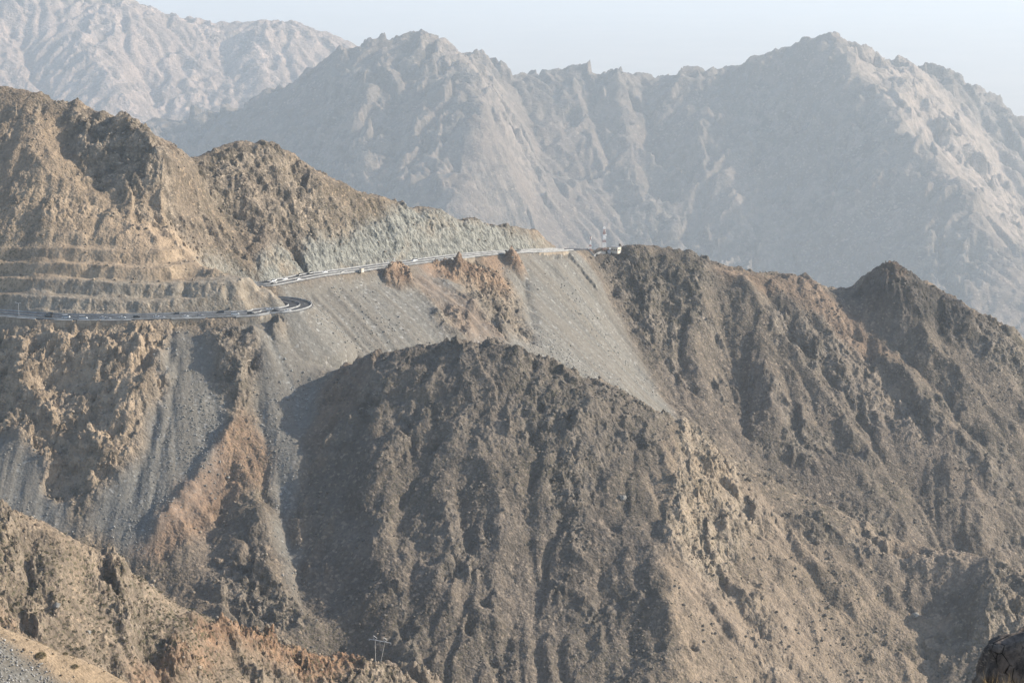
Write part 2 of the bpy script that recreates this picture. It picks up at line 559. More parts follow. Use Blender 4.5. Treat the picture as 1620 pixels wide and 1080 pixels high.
# left mountain: from the inner road edge up to the crest
for u, v0, Y0, st in (
    (-420, 482, 1490, ((-420, 380, 1.0), (-420, 200, .75), (-420, 60, .65))),
    (-250, 484, 1492, ((-250, 380, 1.0), (-250, 250, .75), (-250, 105, .68))),
    (-110, 487, 1494, ((-110, 380, 1.0), (-110, 300, .8), (-110, 200, .72), (-110, 118, .7))),
    (0, 490, 1511, ((0, 440, 1.05), (0, 390, 1.0), (0, 350, .85), (0, 290, .72), (0, 220, .72), (0, 136, .74))),
    (60, 495, 1498, ((60, 420, 1.05), (60, 345, .9), (60, 270, .72), (60, 200, .72), (60, 146, .75))),
    (110, 497, 1496, ((110, 420, 1.05), (110, 350, .85), (115, 290, .62), (112, 215, .75), (108, 161, .9))),
    (185, 497, 1495, ((185, 430, 1.0), (185, 370, .85), (190, 325, .68), (188, 260, .95), (187, 184, .85))),
    (240, 495, 1497, ((240, 440, 1.0), (240, 385, .85), (240, 340, .7), (240, 270, .8), (238, 214, .9))),
    (300, 450, 1528, ((300, 410, .6), (300, 370, .75), (300, 320, .75), (300, 270, .8), (297, 236, .8))),
    (345, 440, 1590, ((345, 380, .72), (345, 320, .75), (345, 270, .75), (345, 230, .75))),
    (420, 436, 1609, ((420, 400, .95), (420, 340, .75), (420, 280, .75), (420, 223, .8))),
    (455, 431, 1622, ((455, 400, 1.1), (455, 340, .75), (455, 280, .75), (455, 238, .8))),
    (500, 426, 1644, ((500, 390, 1.2), (500, 340, .75), (500, 300, .75), (500, 269, .8))),
    (560, 419, 1674, ((560, 375, 1.3), (560, 335, .8), (560, 301, .8))),
    (620, 411, 1706, ((620, 370, 1.4), (620, 340, 1.0), (620, 313, .7))),
    (700, 401, 1748, ((700, 370, 1.4), (700, 345, 1.0), (700, 331, .6))),
    (760, 395, 1784, ((760, 365, 1.4), (760, 350, 1.0), (760, 338, .6))),
    (830, 391, 1831, ((830, 370, 1.5), (830, 352, 1.3))),
    (865, 390, 1852, ((862, 372, 1.5), (858, 362, 1.3))),
):
    ch = chain(u, v0, Y0, st)
    C += ch
    x, y, z = ch[-1]
    C += [(x * (y + 8) / y, y + 8, z - 1.5), (x * (y + 70) / y, y + 70, z - 45), (x * (y + 190) / y, y + 190, z - 130), (x * (y + 420) / y, y + 420, z - 280)]
C += [P(u, v, Y) for u, v, Y in ((270, 227, 1668), (322, 232, 1690), (380, 225, 1712), (440, 227, 1722), (475, 250, 1732), (530, 286, 1755), (148, 171, 1668), (30, 138, 1668))]
# spur between the two roads
C += [P(415, 447, 1527), P(370, 427, 1529), P(330, 415, 1531), P(432, 466, 1526)]
# saddle and right ridge crest, with the slope beyond
crest = ((905, 394, 1888), (940, 391, 1908), (965, 389, 1912), (1000, 388, 1915), (1040, 394, 1920), (1100, 408, 1925), (1150, 423, 1930), (1210, 426, 1940), (1255, 429, 1945),
         (1300, 453, 1945), (1345, 466, 1950), (1365, 447, 1952), (1385, 423, 1954), (1412, 414, 1957), (1450, 427, 1957), (1475, 448, 1955), (1500, 468, 1952), (1540, 498, 1945), (1575, 502, 1940), (1605, 530, 1930), (1640, 572, 1920), (1720, 625, 1900), (1850, 700, 1880), (2000, 780, 1860))
for u, v, Y in crest:
    x, y, z = P(u, v, Y)
    C += [(x, y, z), (x * 1.02, y + 35, z - 14), (x * 1.06, y + 110, z - 70), (x * 1.2, y + 330, z - 230)]
# near faces of the right ridge
for u, v, Y, st in (
    (950, 392, 1905, ((960, 460, .85), (985, 540, .78), (1010, 600, .72))),
    (1000, 390, 1912, ((1010, 470, .9), (1030, 560, .8), (1060, 640, .72))),
    (1060, 399, 1920, ((1070, 480, .85), (1090, 580, .76), (1120, 680, .7))),
    (1120, 414, 1925, ((1130, 500, .85), (1150, 600, .80), (1180, 710, .75))),
    (1200, 427, 1936, ((1210, 510, .8), (1240, 620, .74), (1270, 755, .70))),
    (1255, 431, 1944, ((1290, 520, .72), (1330, 620, .68), (1370, 740, .66), (1400, 840, .68))),
    (1345, 468, 1949, ((1370, 560, .75), (1410, 660, .72), (1450, 780, .7), (1500, 862, .7))),
    (1412, 418, 1955, ((1420, 500, .85), (1450, 600, .72), (1500, 720, .68), (1550, 830, .68))),
    (1500, 470, 1950, ((1520, 560, .75), (1560, 660, .70), (1620, 790, .68))),
    (1605, 533, 1928, ((1620, 620, .75), (1660, 720, .7), (1720, 830, .68))),
    (1720, 628, 1898, ((1740, 720, .75), (1790, 850, .7))),
):
    C += chain(u, v, Y, st)
# scree below the upper road (it faces half right, so along the line of sight it is gentler)
for u, v, Y, st in (
    (500, 441, 1624, ((505, 480, .52), (512, 530, .52), (520, 585, .55))),
    (560, 434, 1652, ((565, 480, .46), (575, 530, .46), (590, 570, .48))),
    (620, 426, 1683, ((630, 480, .44), (650, 540, .45))),
    (690, 415, 1722, ((710, 480, .44), (735, 545, .45))),
    (760, 408, 1763, ((780, 470, .46), (815, 550, .48))),
    (830, 405, 1808, ((850, 470, .48), (890, 560, .50))),
    (890, 404, 1850, ((915, 470, .55), (950, 560, .58), (985, 600, .60))),
):
    C += chain(u, v, Y, st)
# hidden valley behind the dark hill
for u, Y, z in ((545, 1508, -345), (600, 1540, -362), (740, 1568, -388), (900, 1585, -425), (1080, 1605, -474), (1250, 1632, -520), (1400, 1650, -545), (1600, 1650, -585), (1800, 1640, -620), (2000, 1640, -650)):
    C.append(((u - 810) / F * Y / CP * .975, Y, z))
# hairpin slope, rock slope and scree under the lower road
for u, v, Y, st in (
    (-420, 498, 1470, ((-420, 600, .75), (-420, 760, .7), (-420, 900, .7))),
    (-200, 500, 1475, ((-200, 600, .78), (-200, 740, .7), (-200, 880, .7))),
    (0, 512, 1484, ((0, 570, .85), (-5, 640, .85), (0, 700, .72), (0, 780, .66), (0, 860, .62))),
    (100, 516, 1473, ((100, 570, .9), (100, 640, .8), (105, 720, .85), (110, 800, .75), (110, 870, .65))),
    (180, 516, 1472, ((185, 580, .85), (190, 650, .85), (180, 740, .8), (170, 820, .74), (180, 890, .68))),
    (270, 512, 1478, ((270, 560, .78), (255, 640, .74), (235, 740, .72), (215, 830, .72), (205, 900, .70), (250, 980, .68))),
    (340, 508, 1484, ((345, 560, .85), (340, 640, .76), (320, 720, .74), (280, 800, .72))),
    (420, 506, 1489, ((425, 560, .78), (430, 640, .75), (455, 700, .74), (462, 780, .75), (455, 860, .74), (490, 985, .74), (540, 1080, .70))),
    (385, 640, 1440, ((388, 665, .62), (398, 740, .54), (415, 820, .52), (435, 890, .54), (470, 950, .6), (487, 985, .62))),
    (495, 494, 1515, ((480, 560, .72), (480, 620, .73), (478, 680, .74))),
):
    C += chain(u, v, Y, st)
# dark hill: crest
hc = ((522, 590, 1470), (560, 566, 1456), (600, 550, 1448), (660, 544, 1444), (740, 538, 1440), (785, 541, 1440), (830, 552, 1440), (900, 576, 1440), (960, 602, 1440), (1080, 668, 1440),
      (1180, 736, 1437), (1300, 791, 1430), (1400, 844, 1418), (1500, 866, 1400), (1575, 882, 1386), (1640, 905, 1378), (1750, 950, 1370), (1900, 1010, 1360))
for u, v, Y in hc:
    x, y, z = P(u, v, Y)
    C += [(x, y, z), (x * 1.01, y + 10, z - 3.5)]
    if u > 650: C.append((x * 1.03, y + 60, z - 42))
# dark hill: near faces
for u, v, Y, st in (
    (535, 583, 1462, ((520, 660, .72), (512, 760, .70), (515, 860, .68), (535, 960, .68), (560, 1080, .68), (580, 1180, .6))),
    (600, 553, 1446, ((590, 640, .80), (585, 740, .72), (590, 850, .68), (610, 960, .68), (630, 1080, .68), (640, 1180, .6))),
    (700, 544, 1440, ((695, 640, .92), (690, 740, .82), (690, 850, .76), (700, 960, .72), (715, 1080, .70), (720, 1180, .6))),
    (790, 545, 1438, ((800, 640, .90), (800, 740, .84), (790, 850, .78), (790, 960, .75), (790, 1080, .72), (790, 1180, .6))),
    (880, 572, 1438, ((905, 650, .80), (920, 740, .78), (930, 850, .80), (935, 960, .78), (930, 1080, .74), (930, 1180, .6))),
    (985, 617, 1438, ((1010, 680, .68), (1040, 740, .62), (1045, 850, .62), (1050, 960, .60), (1062, 1080, .60), (1070, 1180, .6))),
    (1080, 672, 1438, ((1110, 740, .66), (1130, 850, .66), (1150, 960, .66), (1180, 1080, .66), (1200, 1180, .6))),
    (1180, 740, 1436, ((1240, 840, .76), (1290, 960, .72), (1340, 1080, .70), (1360, 1180, .6))),
    (1300, 795, 1428, ((1370, 880, .85), (1420, 960, .80), (1480, 1060, .75), (1500, 1180, .6))),
    (1500, 870, 1398, ((1500, 930, .76), (1520, 1000, .74), (1540, 1060, .7))),
    (1580, 886, 1384, ((1575, 940, .62), (1565, 1000, .62), (1560, 1080, .62))),
    (1700, 935, 1372, ((1690, 1010, .8), (1680, 1100, .75))),
):
    C += chain(u, v, Y, st)
# near left hill: crest, hollow behind it and its face
for u, v, Y in ((-420, 700, 900), (-250, 735, 915), (-120, 765, 928), (0, 792, 940), (60, 832, 946), (120, 851, 950), (160, 869, 955), (200, 900, 962), (260, 931, 972), (330, 963, 986), (420, 1004, 1002), (520, 1031, 1020), (600, 1047, 1030), (660, 1063, 1036), (700, 1079, 1040), (780, 1120, 1050), (900, 1180, 1060), (1100, 1270, 1070), (1400, 1370, 1080), (1800, 1450, 1090)):
    x, y, z = P(u, v, Y)
    C += [(x, y, z), (x * 1.02, y + 25, z - 13), (x * 1.08, y + 100, z - 80)]
    if u < 640: C.append((x * 1.18, y + 190, z - 125 - max(0, 300 - u) * .05))
    C += [(x * (y - 60) / y, y - 60, z - 27), (x * (y - 160) / y, y - 160, z - 70), (x * (y - 300) / y, y - 300, z - 100)]

g = Grid(-660, 690, 640, 2340, 1.5)
cg = Grid(-660, 690, 640, 2340, 6.0)
fit = rbf_fit(C, 0.004)
H = blur(cg.at(fit(cg.X, cg.Y), g.X, g.Y), 1.6)
BASE = H.copy()

YA, YB = 1150, 2250
def st(pts, amp, w, Ya=YA, Yb=YB, jag=3.0):
    global H
    H = stroke(g, H, pts, Ya, Yb, amp, w, jag)
# left mountain
st(((95, 190), (140, 250), (200, 320), (270, 355)), -9, 16)
st(((215, 222), (245, 255), (275, 300), (300, 345)), 11, 12)
st(((262, 262), (285, 300), (292, 325)), 6, 7)
st(((110, 165), (190, 190), (215, 205)), 5, 9)
st(((310, 280), (350, 325), (400, 385)), -7, 12)
st(((425, 250), (442, 285), (470, 325), (478, 355)), 7, 13)
st(((345, 255), (390, 310), (420, 350), (440, 380)), 6, 9)
st(((450, 250), (455, 340), (470, 390)), -5, 8)
st(((505, 280), (520, 330), (540, 370)), 4, 8)
st(((640, 330), (655, 360), (650, 395)), 6, 9)
st(((600, 340), (610, 390)), -4, 7)
st(((20, 150), (40, 230), (60, 300)), 5, 14)
# rock ribs below the lower road
st(((88, 527), (97, 560)), 4, 4); st(((128, 525), (145, 575), (152, 620)), 6, 6)
st(((175, 540), (188, 590)), 5, 5); st(((225, 520), (245, 570), (248, 625)), 6.5, 7)
st(((30, 600), (65, 690)), 8, 15); st(((120, 680), (165, 735), (130, 770)), 9, 14)
st(((180, 600), (215, 640), (190, 690)), 5, 9); st(((70, 560), (80, 610)), -4, 8)
st(((0, 620), (60, 640), (110, 720), (100, 790)), -5, 8)
st(((338, 525), (352, 565), (372, 600), (382, 640)), 8, 9); st(((400, 520), (410, 560)), 5, 6)
st(((430, 510), (436, 528)), 5, 5)
st(((268, 550), (240, 680), (205, 800)), -2.0, 3.5, jag=1.5); st(((285, 560), (262, 680), (235, 820)), -1.4, 2.5, jag=1.5)
st(((395, 560), (415, 640), (418, 700)), -2.5, 4)
# orange spur
st(((350, 770), (330, 850), (345, 900)), -6, 10); st(((375, 670), (330, 740), (290, 800), (235, 850)), 6, 7)
st(((440, 740), (455, 850), (480, 960)), -5, 8); st(((395, 740), (420, 830), (440, 900)), 3, 7)
# scree runs and outcrops under the upper road
MOUNDS = np.zeros(g.X.shape)
road_u = 810 + F * ROAD[:, 0] / (ROAD[:, 1] * CP - ROAD[:, 2] * SP)
for u, off, a, rx, ry, ang in ((599, 20, 9.5, 15, 11, 40), (680, 20, 9, 14, 11, 45), (702, 26, 8, 15, 11, 30), (724, 36, 6, 14, 11, 20), (785, 18, 9, 10, 9, 50)):
    k = len(ROAD) // 2 + int(np.argmin(np.abs(road_u[len(ROAD) // 2:] - u)))
    t = ROAD[k + 1, :2] - ROAD[k - 1, :2]; t /= np.hypot(*t)
    mc = ROAD[k, :2] + np.array([t[1], -t[0]]) * off
    H0 = H
    H = bump(g, H, mc, a, rx, ry, ang)
    H = np.where(H > H0 + .62 * a, H0 + .62 * a + .45 * (H - H0 - .62 * a), H)
    MOUNDS = np.maximum(MOUNDS, np.clip((H - H0) / a * 1.6, 0, 1))
st(((640, 430), (710, 480), (770, 530)), 2.5, 5); st(((700, 440), (750, 490), (800, 530)), 4, 7)
st(((690, 490), (720, 530)), 3.5, 7)
st(((770, 430), (790, 470), (810, 510)), 4, 8); st(((820, 410), (832, 470), (850, 520)), -3.5, 4.5)
st(((760, 440), (800, 500), (850, 545)), -2.5, 5)
st(((510, 500), (530, 535), (560, 560)), 3, 6)
st(((905, 410), (935, 440), (960, 480)), 5, 9)
# right ridge
st(((1000, 392), (1015, 440), (1005, 490), (1030, 540)), 4.42, 12, jag=5); st(((1095, 412), (1110, 480), (1095, 560), (1120, 640)), 6.64, 14, jag=5)
st(((1060, 420), (1060, 500), (1080, 580)), -5.16, 12, jag=5); st(((1140, 450), (1145, 560), (1185, 690)), -8.11, 14, jag=5)
st(((1180, 440), (1200, 520), (1215, 620), (1235, 700)), 5.90, 14, jag=5); st(((1175, 540), (1180, 640)), -4.42, 9, jag=5)
st(((1255, 434), (1330, 530), (1390, 620), (1480, 740)), 6.64, 16, jag=5); st(((1240, 500), (1300, 600), (1350, 730)), -5.16, 14, jag=5)
st(((1310, 480), (1400, 600), (1500, 760)), -5.16, 13, jag=5); st(((1430, 480), (1520, 600), (1600, 720)), 5.90, 15, jag=5)
st(((1330, 720), (1400, 800), (1440, 850)), 4.42, 10, jag=5); st(((1350, 650), (1410, 760)), -3.69, 10, jag=5)
st(((1540, 505), (1580, 590), (1620, 660)), 5.90, 14, jag=5); st(((1470, 500), (1560, 640), (1620, 740)), -4.42, 11, jag=5)
# dark hill ribs and gullies
st(((590, 640), (598, 700), (600, 800), (592, 900), (600, 1010)), 2.91, 11, jag=7); st(((655, 660), (655, 780), (652, 900), (662, 1040)), -3.75, 11, jag=7)
st(((690, 740), (695, 860), (692, 980)), 2.50, 9, jag=7); st(((738, 700), (742, 800), (728, 930), (722, 1060)), -3.75, 10, jag=7)
st(((760, 690), (785, 790), (770, 900), (765, 1000)), 2.91, 10, jag=7); st(((800, 640), (830, 730), (880, 800)), 1.67, 8, jag=7)
st(((830, 770), (835, 880), (800, 990), (795, 1060)), -3.33, 11, jag=7); st(((880, 700), (912, 780), (928, 860), (905, 940)), 2.91, 10, jag=7)
st(((955, 790), (960, 900), (950, 1040)), -1.50, 12, jag=7); st(((1075, 700), (1072, 790), (1058, 880), (1055, 960), (1075, 1070)), 6.03, 13, jag=7)
st(((540, 650), (520, 760), (520, 860)), 1.67, 9, jag=7); st(((560, 620), (545, 760), (555, 900)), -2.08, 9, jag=7)
st(((640, 570), (700, 580), (770, 610)), -1.25, 5, jag=7); st(((600, 655), (700, 675), (800, 690), (900, 720)), -1.25, 5, jag=7)
st(((840, 560), (880, 640), (950, 700)), 1.67, 8, jag=7); st(((1100, 720), (1150, 800), (1180, 850)), 2.50, 12, jag=7)
st(((1190, 760), (1260, 850), (1330, 930), (1440, 1040)), -1.67, 8, jag=7); st(((1160, 880), (1240, 960), (1330, 1070)), -1.67, 8, jag=7)
st(((1440, 900), (1500, 980), (1545, 1040)), -3, 12); st(((1578, 890), (1568, 950), (1552, 1015)), 5, 8)
st(((1290, 880), (1380, 960), (1440, 1020)), 1.25, 9, jag=7)
for ln, am, wd in ((((1130, 740), (1230, 850), (1350, 970), (1470, 1070)), -2.6, 4.5), (((1270, 800), (1380, 920), (1500, 1040)), -2.2, 4), (((1100, 880), (1190, 980), (1270, 1075)), -2.6, 5), (((1340, 850), (1440, 950), (1520, 1030)), -2, 4),
                   (((1210, 800), (1300, 900), (1400, 1010)), 1.8, 4), (((620, 700), (640, 780), (628, 870)), -2.4, 5), (((700, 650), (670, 720), (655, 800)), -2.6, 5), (((860, 650), (840, 720), (835, 800)), -2.6, 5), (((890, 800), (860, 880), (845, 960)), -2.2, 5), (((760, 620), (745, 690)), -2.4, 5),
                   (((1010, 700), (985, 780), (960, 850)), -2.2, 5), (((1000, 900), (980, 990), (960, 1060)), 2.0, 6)):
    st(ln, am, wd, YA, 1500, jag=5)
for ln, am, wd in ((((1160, 440), (1260, 570), (1350, 690), (1430, 800)), 5.95, 7), (((1290, 460), (1400, 570), (1500, 680), (1590, 780)), 5.95, 7), (((1210, 450), (1290, 560), (1370, 670)), -5.10, 5), (((1390, 500), (1470, 590), (1560, 700)), -5.10, 5), (((1450, 520), (1530, 610), (1620, 700)), 5.10, 6)):
    st(ln, am, wd, YA + 350, YB, jag=5)
# near left hill
# the rounded knob
kx, ky, kz = P(1414, 414, 1957)
kr = np.hypot(g.X - kx, (g.Y - ky) / 1.25)
kf = sstep(40, 25, kr)
H = H * (1 - kf) + kf * (kz - 1.5 - kr * kr / 48.0)
N0, N1 = 690, 1120
st(((40, 850), (55, 920), (40, 1000)), -5, 8, N0, N1); st(((100, 860), (90, 940), (75, 1000)), 3, 6, N0, N1)
st(((130, 880), (150, 960), (170, 1040)), -4, 9, N0, N1); st(((170, 872), (190, 905), (210, 925)), 4, 6, N0, N1)
st(((240, 960), (235, 1000), (215, 1030)), -4, 6, N0, N1); st(((210, 955), (205, 990)), 3, 4, N0, N1)
st(((290, 980), (330, 1000), (420, 1020), (520, 1045)), 5.5, 4.5, N0, N1); st(((300, 995), (285, 1030), (270, 1060)), 6.5, 8, N0, N1); st(((345, 1022), (420, 1040), (490, 1052)), 2.5, 3, N0, N1)
st(((300, 1015), (400, 1040), (500, 1060)), -2.5, 3, N0, N1)
st(((10, 830), (20, 880)), 3, 5, N0, N1)

# rock and scree regions
def poly(pts, Ya=YA, Yb=YB, **k): return g.poly(BASE, pts, Ya, Yb, **k)
m_scree = np.maximum.reduce([
    poly(((262, 520), (300, 520), (335, 560), (352, 640), (350, 760), (290, 830), (215, 880), (120, 830), (175, 760), (230, 640)), feather=3),
    poly(((395, 512), (488, 500), (520, 580), (500, 640), (478, 720), (462, 800), (480, 960), (500, 1020), (470, 960), (440, 850), (430, 760), (410, 640)), feather=3),
    poly(((430, 455), (560, 440), (640, 428), (700, 500), (760, 560), (520, 600), (480, 500)), YA + 300, YB),
    poly(((640, 425), (690, 425), (900, 620), (760, 590)), YA + 320, YB),
    poly(((790, 410), (905, 402), (940, 440), (1000, 540), (1090, 690), (960, 640), (830, 570)), YA + 320, YB, jag=4),
    poly(((-60, 690), (20, 690), (60, 720), (90, 790), (150, 860), (60, 850), (-60, 830)), YA, YB),
    poly(((-300, 520), (-60, 520), (-60, 600), (-300, 700)), YA, YB),
])
m_cut = np.maximum.reduce([
    poly(((400, 400), (470, 385), (600, 335), (640, 320), (700, 333), (840, 355), (895, 388), (880, 400), (700, 405), (560, 425), (420, 445)), YA + 200, YB, jag=5),
    .45 * poly(((100, 440), (330, 440), (440, 470), (440, 498), (-200, 500), (-200, 460)), YA, YB, jag=4),
])
m_bench = poly(((-300, 500), (450, 498), (418, 440), (380, 415), (270, 402), (200, 392), (120, 368), (40, 372), (-60, 385), (-300, 400)), YA, 1640, jag=9, feather=5)
m_ragged = np.clip(.88 + .8 * fbm(g.X, g.Y, 34, 4, .55, 131), 0, 1)
m_red = np.maximum.reduce([
    .58 * poly(((350, 700), (385, 655), (415, 690), (430, 740), (350, 790), (310, 850), (240, 900), (212, 868), (270, 800)), jag=7),
    .6 * poly(((575, 425), (600, 395), (640, 415), (615, 440)), YA + 380, YB, jag=2), .6 * poly(((655, 425), (690, 400), (735, 425), (745, 450), (690, 440)), YA + 380, YB, jag=2),
    .5 * poly(((760, 415), (780, 390), (800, 410), (790, 440)), YA + 380, YB, jag=2),
    .3 * poly(((640, 430), (670, 425), (760, 500), (820, 550), (740, 540)), YA + 380, YB),
    .25 * poly(((500, 620), (560, 565), (600, 560), (540, 660), (500, 740), (490, 700)), YA, 1500),
    .35 * poly(((1130, 420), (1260, 425), (1330, 480), (1420, 560), (1500, 610), (1360, 560), (1250, 470), (1150, 450)), YA + 400, YB),
    .25 * poly(((1350, 460), (1390, 420), (1430, 425), (1430, 470)), YA + 400, YB),
    1.0 * poly(((285, 980), (340, 985), (440, 1012), (580, 1045), (570, 1060), (420, 1040), (320, 1012)), N0, N1, jag=4),
    1.0 * poly(((280, 1020), (330, 1010), (330, 1050), (280, 1070), (215, 1080), (230, 1050)), N0, N1, jag=4),
    .5 * poly(((-10, 960), (30, 980), (40, 1010), (-10, 1000)), N0, N1, jag=3),
])
m_rock = np.maximum.reduce([
    poly(((200, 190), (260, 225), (300, 330), (330, 370), (250, 350), (215, 300), (140, 260), (110, 180)), jag=6),
    .8 * poly(((300, 240), (420, 225), (470, 250), (520, 330), (560, 400), (450, 390), (380, 350), (330, 300)), jag=6),
    poly(((-60, 530), (250, 515), (265, 600), (230, 700), (150, 790), (80, 780), (60, 710), (-60, 660)), jag=6),
    poly(((330, 515), (410, 515), (400, 600), (395, 660), (360, 640), (345, 580)), jag=4),
    poly(((415, 505), (450, 505), (445, 535), (425, 530)), jag=2),
    .42 * poly(((560, 560), (740, 538), (900, 580), (1080, 665), (1000, 720), (850, 720), (700, 680), (580, 640)), YA, 1500, jag=10),

    .6 * poly(((900, 640), (990, 680), (960, 740), (900, 900), (860, 780)), YA, 1500, jag=8),
    .8 * poly(((900, 395), (1130, 410), (1120, 470), (1060, 560), (1000, 520), (960, 450)), YA + 300, YB, jag=10),
    .7 * poly(((1345, 465), (1412, 413), (1500, 470), (1620, 550), (1640, 640), (1540, 560), (1440, 500)), YA + 300, YB, jag=8),
    .6 * poly(((1200, 470), (1340, 520), (1460, 640), (1480, 720), (1380, 660), (1280, 560)), YA + 300, YB, jag=12),
    .9 * poly(((740, 430), (800, 430), (850, 530), (800, 540), (720, 470)), YA + 300, YB, jag=5),
    .8 * poly(((690, 480), (740, 500), (750, 540), (690, 520)), YA + 300, YB, jag=5),
    .8 * poly(((345, 860), (420, 880), (500, 985), (440, 1000), (330, 940)), YA, 1450, jag=8),
    .8 * poly(((1570, 880), (1640, 900), (1640, 1060), (1540, 1040)), YA, 1450, jag=4),
    .8 * poly(((160, 880), (215, 900), (225, 950), (150, 930)), N0, N1, jag=6), .7 * poly(((180, 950), (255, 950), (250, 1010), (185, 1000)), N0, N1, jag=6),
    .6 * poly(((0, 800), (50, 850), (90, 900), (60, 980), (0, 920)), N0, N1, jag=8), .8 * poly(((560, 1050), (700, 1060), (720, 1100), (540, 1090)), N0, N1, jag=4),
])
m_tan = np.maximum.reduce([
    .75 * poly(((-200, 320), (60, 270), (200, 330), (330, 380), (440, 470), (440, 500), (-200, 500)), YA, 1640, jag=12),
    .5 * poly(((-60, 140), (90, 180), (160, 260), (300, 350), (450, 400), (560, 400), (420, 440), (250, 400), (-60, 300)), jag=12),
    .55 * poly(((1040, 700), (1180, 760), (1500, 1000), (1480, 1090), (1060, 1090), (1060, 900)), YA, 1500, jag=14),
    .45 * poly(((1300, 790), (1500, 860), (1570, 900), (1480, 920), (1380, 870)), YA, 1500, jag=10),
    .5 * poly(((0, 790), (160, 866), (420, 1004), (600, 1047), (560, 1045), (400, 1030), (250, 950), (100, 880)), N0, N1, jag=8),
    .2 * poly(((-300, 700), (800, 1120), (800, 1300), (-300, 1200)), N0, N1, jag=8),
    .7 * poly(((-60, 530), (250, 515), (265, 600), (230, 700), (150, 790), (80, 780), (60, 710), (-60, 660)), YA, 1560, jag=6),
    .9 * poly(((1080, 690), (1180, 770), (1190, 840), (1120, 900), (1060, 870)), YA, 1500, jag=8),
    .4 * poly(((1250, 440), (1330, 500), (1480, 680), (1620, 850), (1560, 850), (1400, 680)), YA + 300, YB, jag=14),
])
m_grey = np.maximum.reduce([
    .66 * poly(((500, 640), (560, 565), (740, 537), (900, 575), (1085, 668), (1060, 760), (1050, 960), (1080, 1100), (480, 1100), (490, 985), (470, 800)), YA, 1500, jag=12, feather=8),  # grey rock, plus the left face's shade painted in; lit flank kept lighter
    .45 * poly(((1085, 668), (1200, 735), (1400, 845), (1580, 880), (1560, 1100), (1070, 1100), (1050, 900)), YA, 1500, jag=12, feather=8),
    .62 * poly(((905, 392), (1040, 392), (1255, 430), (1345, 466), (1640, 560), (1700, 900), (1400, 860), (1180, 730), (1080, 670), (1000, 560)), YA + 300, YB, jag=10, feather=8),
    .95 * poly(((1345, 466), (1385, 420), (1412, 410), (1450, 424), (1500, 465), (1560, 520), (1500, 540), (1420, 500)), YA + 300, YB, jag=5, feather=4),  # knob: shade on it added to the grey of the rock
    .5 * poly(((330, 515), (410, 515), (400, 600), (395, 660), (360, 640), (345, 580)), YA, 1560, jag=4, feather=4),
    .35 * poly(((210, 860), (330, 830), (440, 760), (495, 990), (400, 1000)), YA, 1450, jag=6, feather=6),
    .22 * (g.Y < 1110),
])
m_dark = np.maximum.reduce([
    .9 * poly(((1345, 466), (1385, 420), (1412, 410), (1450, 424), (1500, 465), (1570, 515), (1510, 545), (1430, 505), (1380, 490)), YA + 300, YB, jag=5, feather=3),  # shaded look of the knob put into the rock colour
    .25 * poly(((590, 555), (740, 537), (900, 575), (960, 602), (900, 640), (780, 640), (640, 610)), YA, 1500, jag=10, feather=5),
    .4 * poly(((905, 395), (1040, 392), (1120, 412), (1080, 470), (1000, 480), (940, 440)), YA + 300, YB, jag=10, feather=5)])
m_pale = poly(((1085, 690), (1130, 700), (1185, 770), (1190, 840), (1150, 890), (1090, 910), (1055, 860), (1075, 770)), YA, 1500, jag=7, feather=2)
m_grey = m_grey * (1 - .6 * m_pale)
m_tan = np.maximum(m_tan * (1 - m_pale), .8 * m_pale)
m_cut = np.maximum(m_cut, .25 * m_pale)
m_rock = np.maximum(m_rock, m_pale)
m_veg = np.where(g.Y < 1110, .55 + .5 * fbm(g.X, g.Y, 60, 3, .5, 12), .28 + .5 * fbm(g.X, g.Y, 80, 4, .5, 14)) * (1 - m_scree) * (1 - m_cut)

# smaller relief, then running water, then the grain of the slopes
m_rock = np.clip(np.maximum(m_rock, .9 * MOUNDS), 0, 1)
m_scree = m_scree * (1 - MOUNDS)
m_red = np.maximum(m_red * (1 - .3 * MOUNDS), .62 * MOUNDS)
rockf = np.clip(m_rock * 1.1 + .5 * m_red + .75 * m_cut + .75 * sstep(.12, .62, fbm(g.X, g.Y, 42, 5, .6, 71)) * (1 - m_scree), 0, 1) * (1 - .75 * m_bench)
wx = g.X + 9 * fbm(g.X, g.Y, 40, 3, .5, 3); wy = g.Y + 9 * fbm(g.X, g.Y, 40, 3, .5, 5)
soft = (1 - .86 * m_scree) * (1 - .75 * m_bench)
H = H + soft * (3.4 * fbm(wx, wy, 60, 6, .52, 20) + 1.8 * (ridged(wx, wy, 34, 5, .55, 27) - .8))
f1, f2, val = worley(wx, wy * .8, 15, 41)
H = H + m_rock * (4.0 * (val - .5) * sstep(.0, .25, f2 - f1) + 1.6 * (ridged(wx, wy, 17, 4, .6, 61) - .8))
H = H + rockf * (facets(wx * .8 + .35 * wy, wy, 26, .42, 401) * .6 + facets(wx, wy * .85 - .3 * wx, 12, .45, 407) * .55)
keep = (1 - .9 * m_scree) * (1 - .85 * m_bench) * (.12 + .62 * np.clip(.5 + 1.2 * fbm(g.X, g.Y, 90, 3, .5, 77), 0, 1)) * (1 - .4 * m_rock)
H, a1 = carve(g, H, 90000, 150, .85, 1.0, 1, keep)
H, a2 = carve(g, H, 90000, 90, .5, .6, 2, keep)
flow = np.clip(.5 + .25 * (a1 + a2) * .5, 0, 1)
nz = rng.randn(*g.X.shape)
gr = lic(g, blur(BASE, 2) * .5 + blur(H, 3) * .5, nz, 26, 1.6) * .6 + lic(g, blur(H, 4), blur(nz, 1.2) * 4, 30, 2.0) * .5
gc = lic(g, blur(BASE, 3), blur(nz, 1.5) * 5, 34, 2.2)
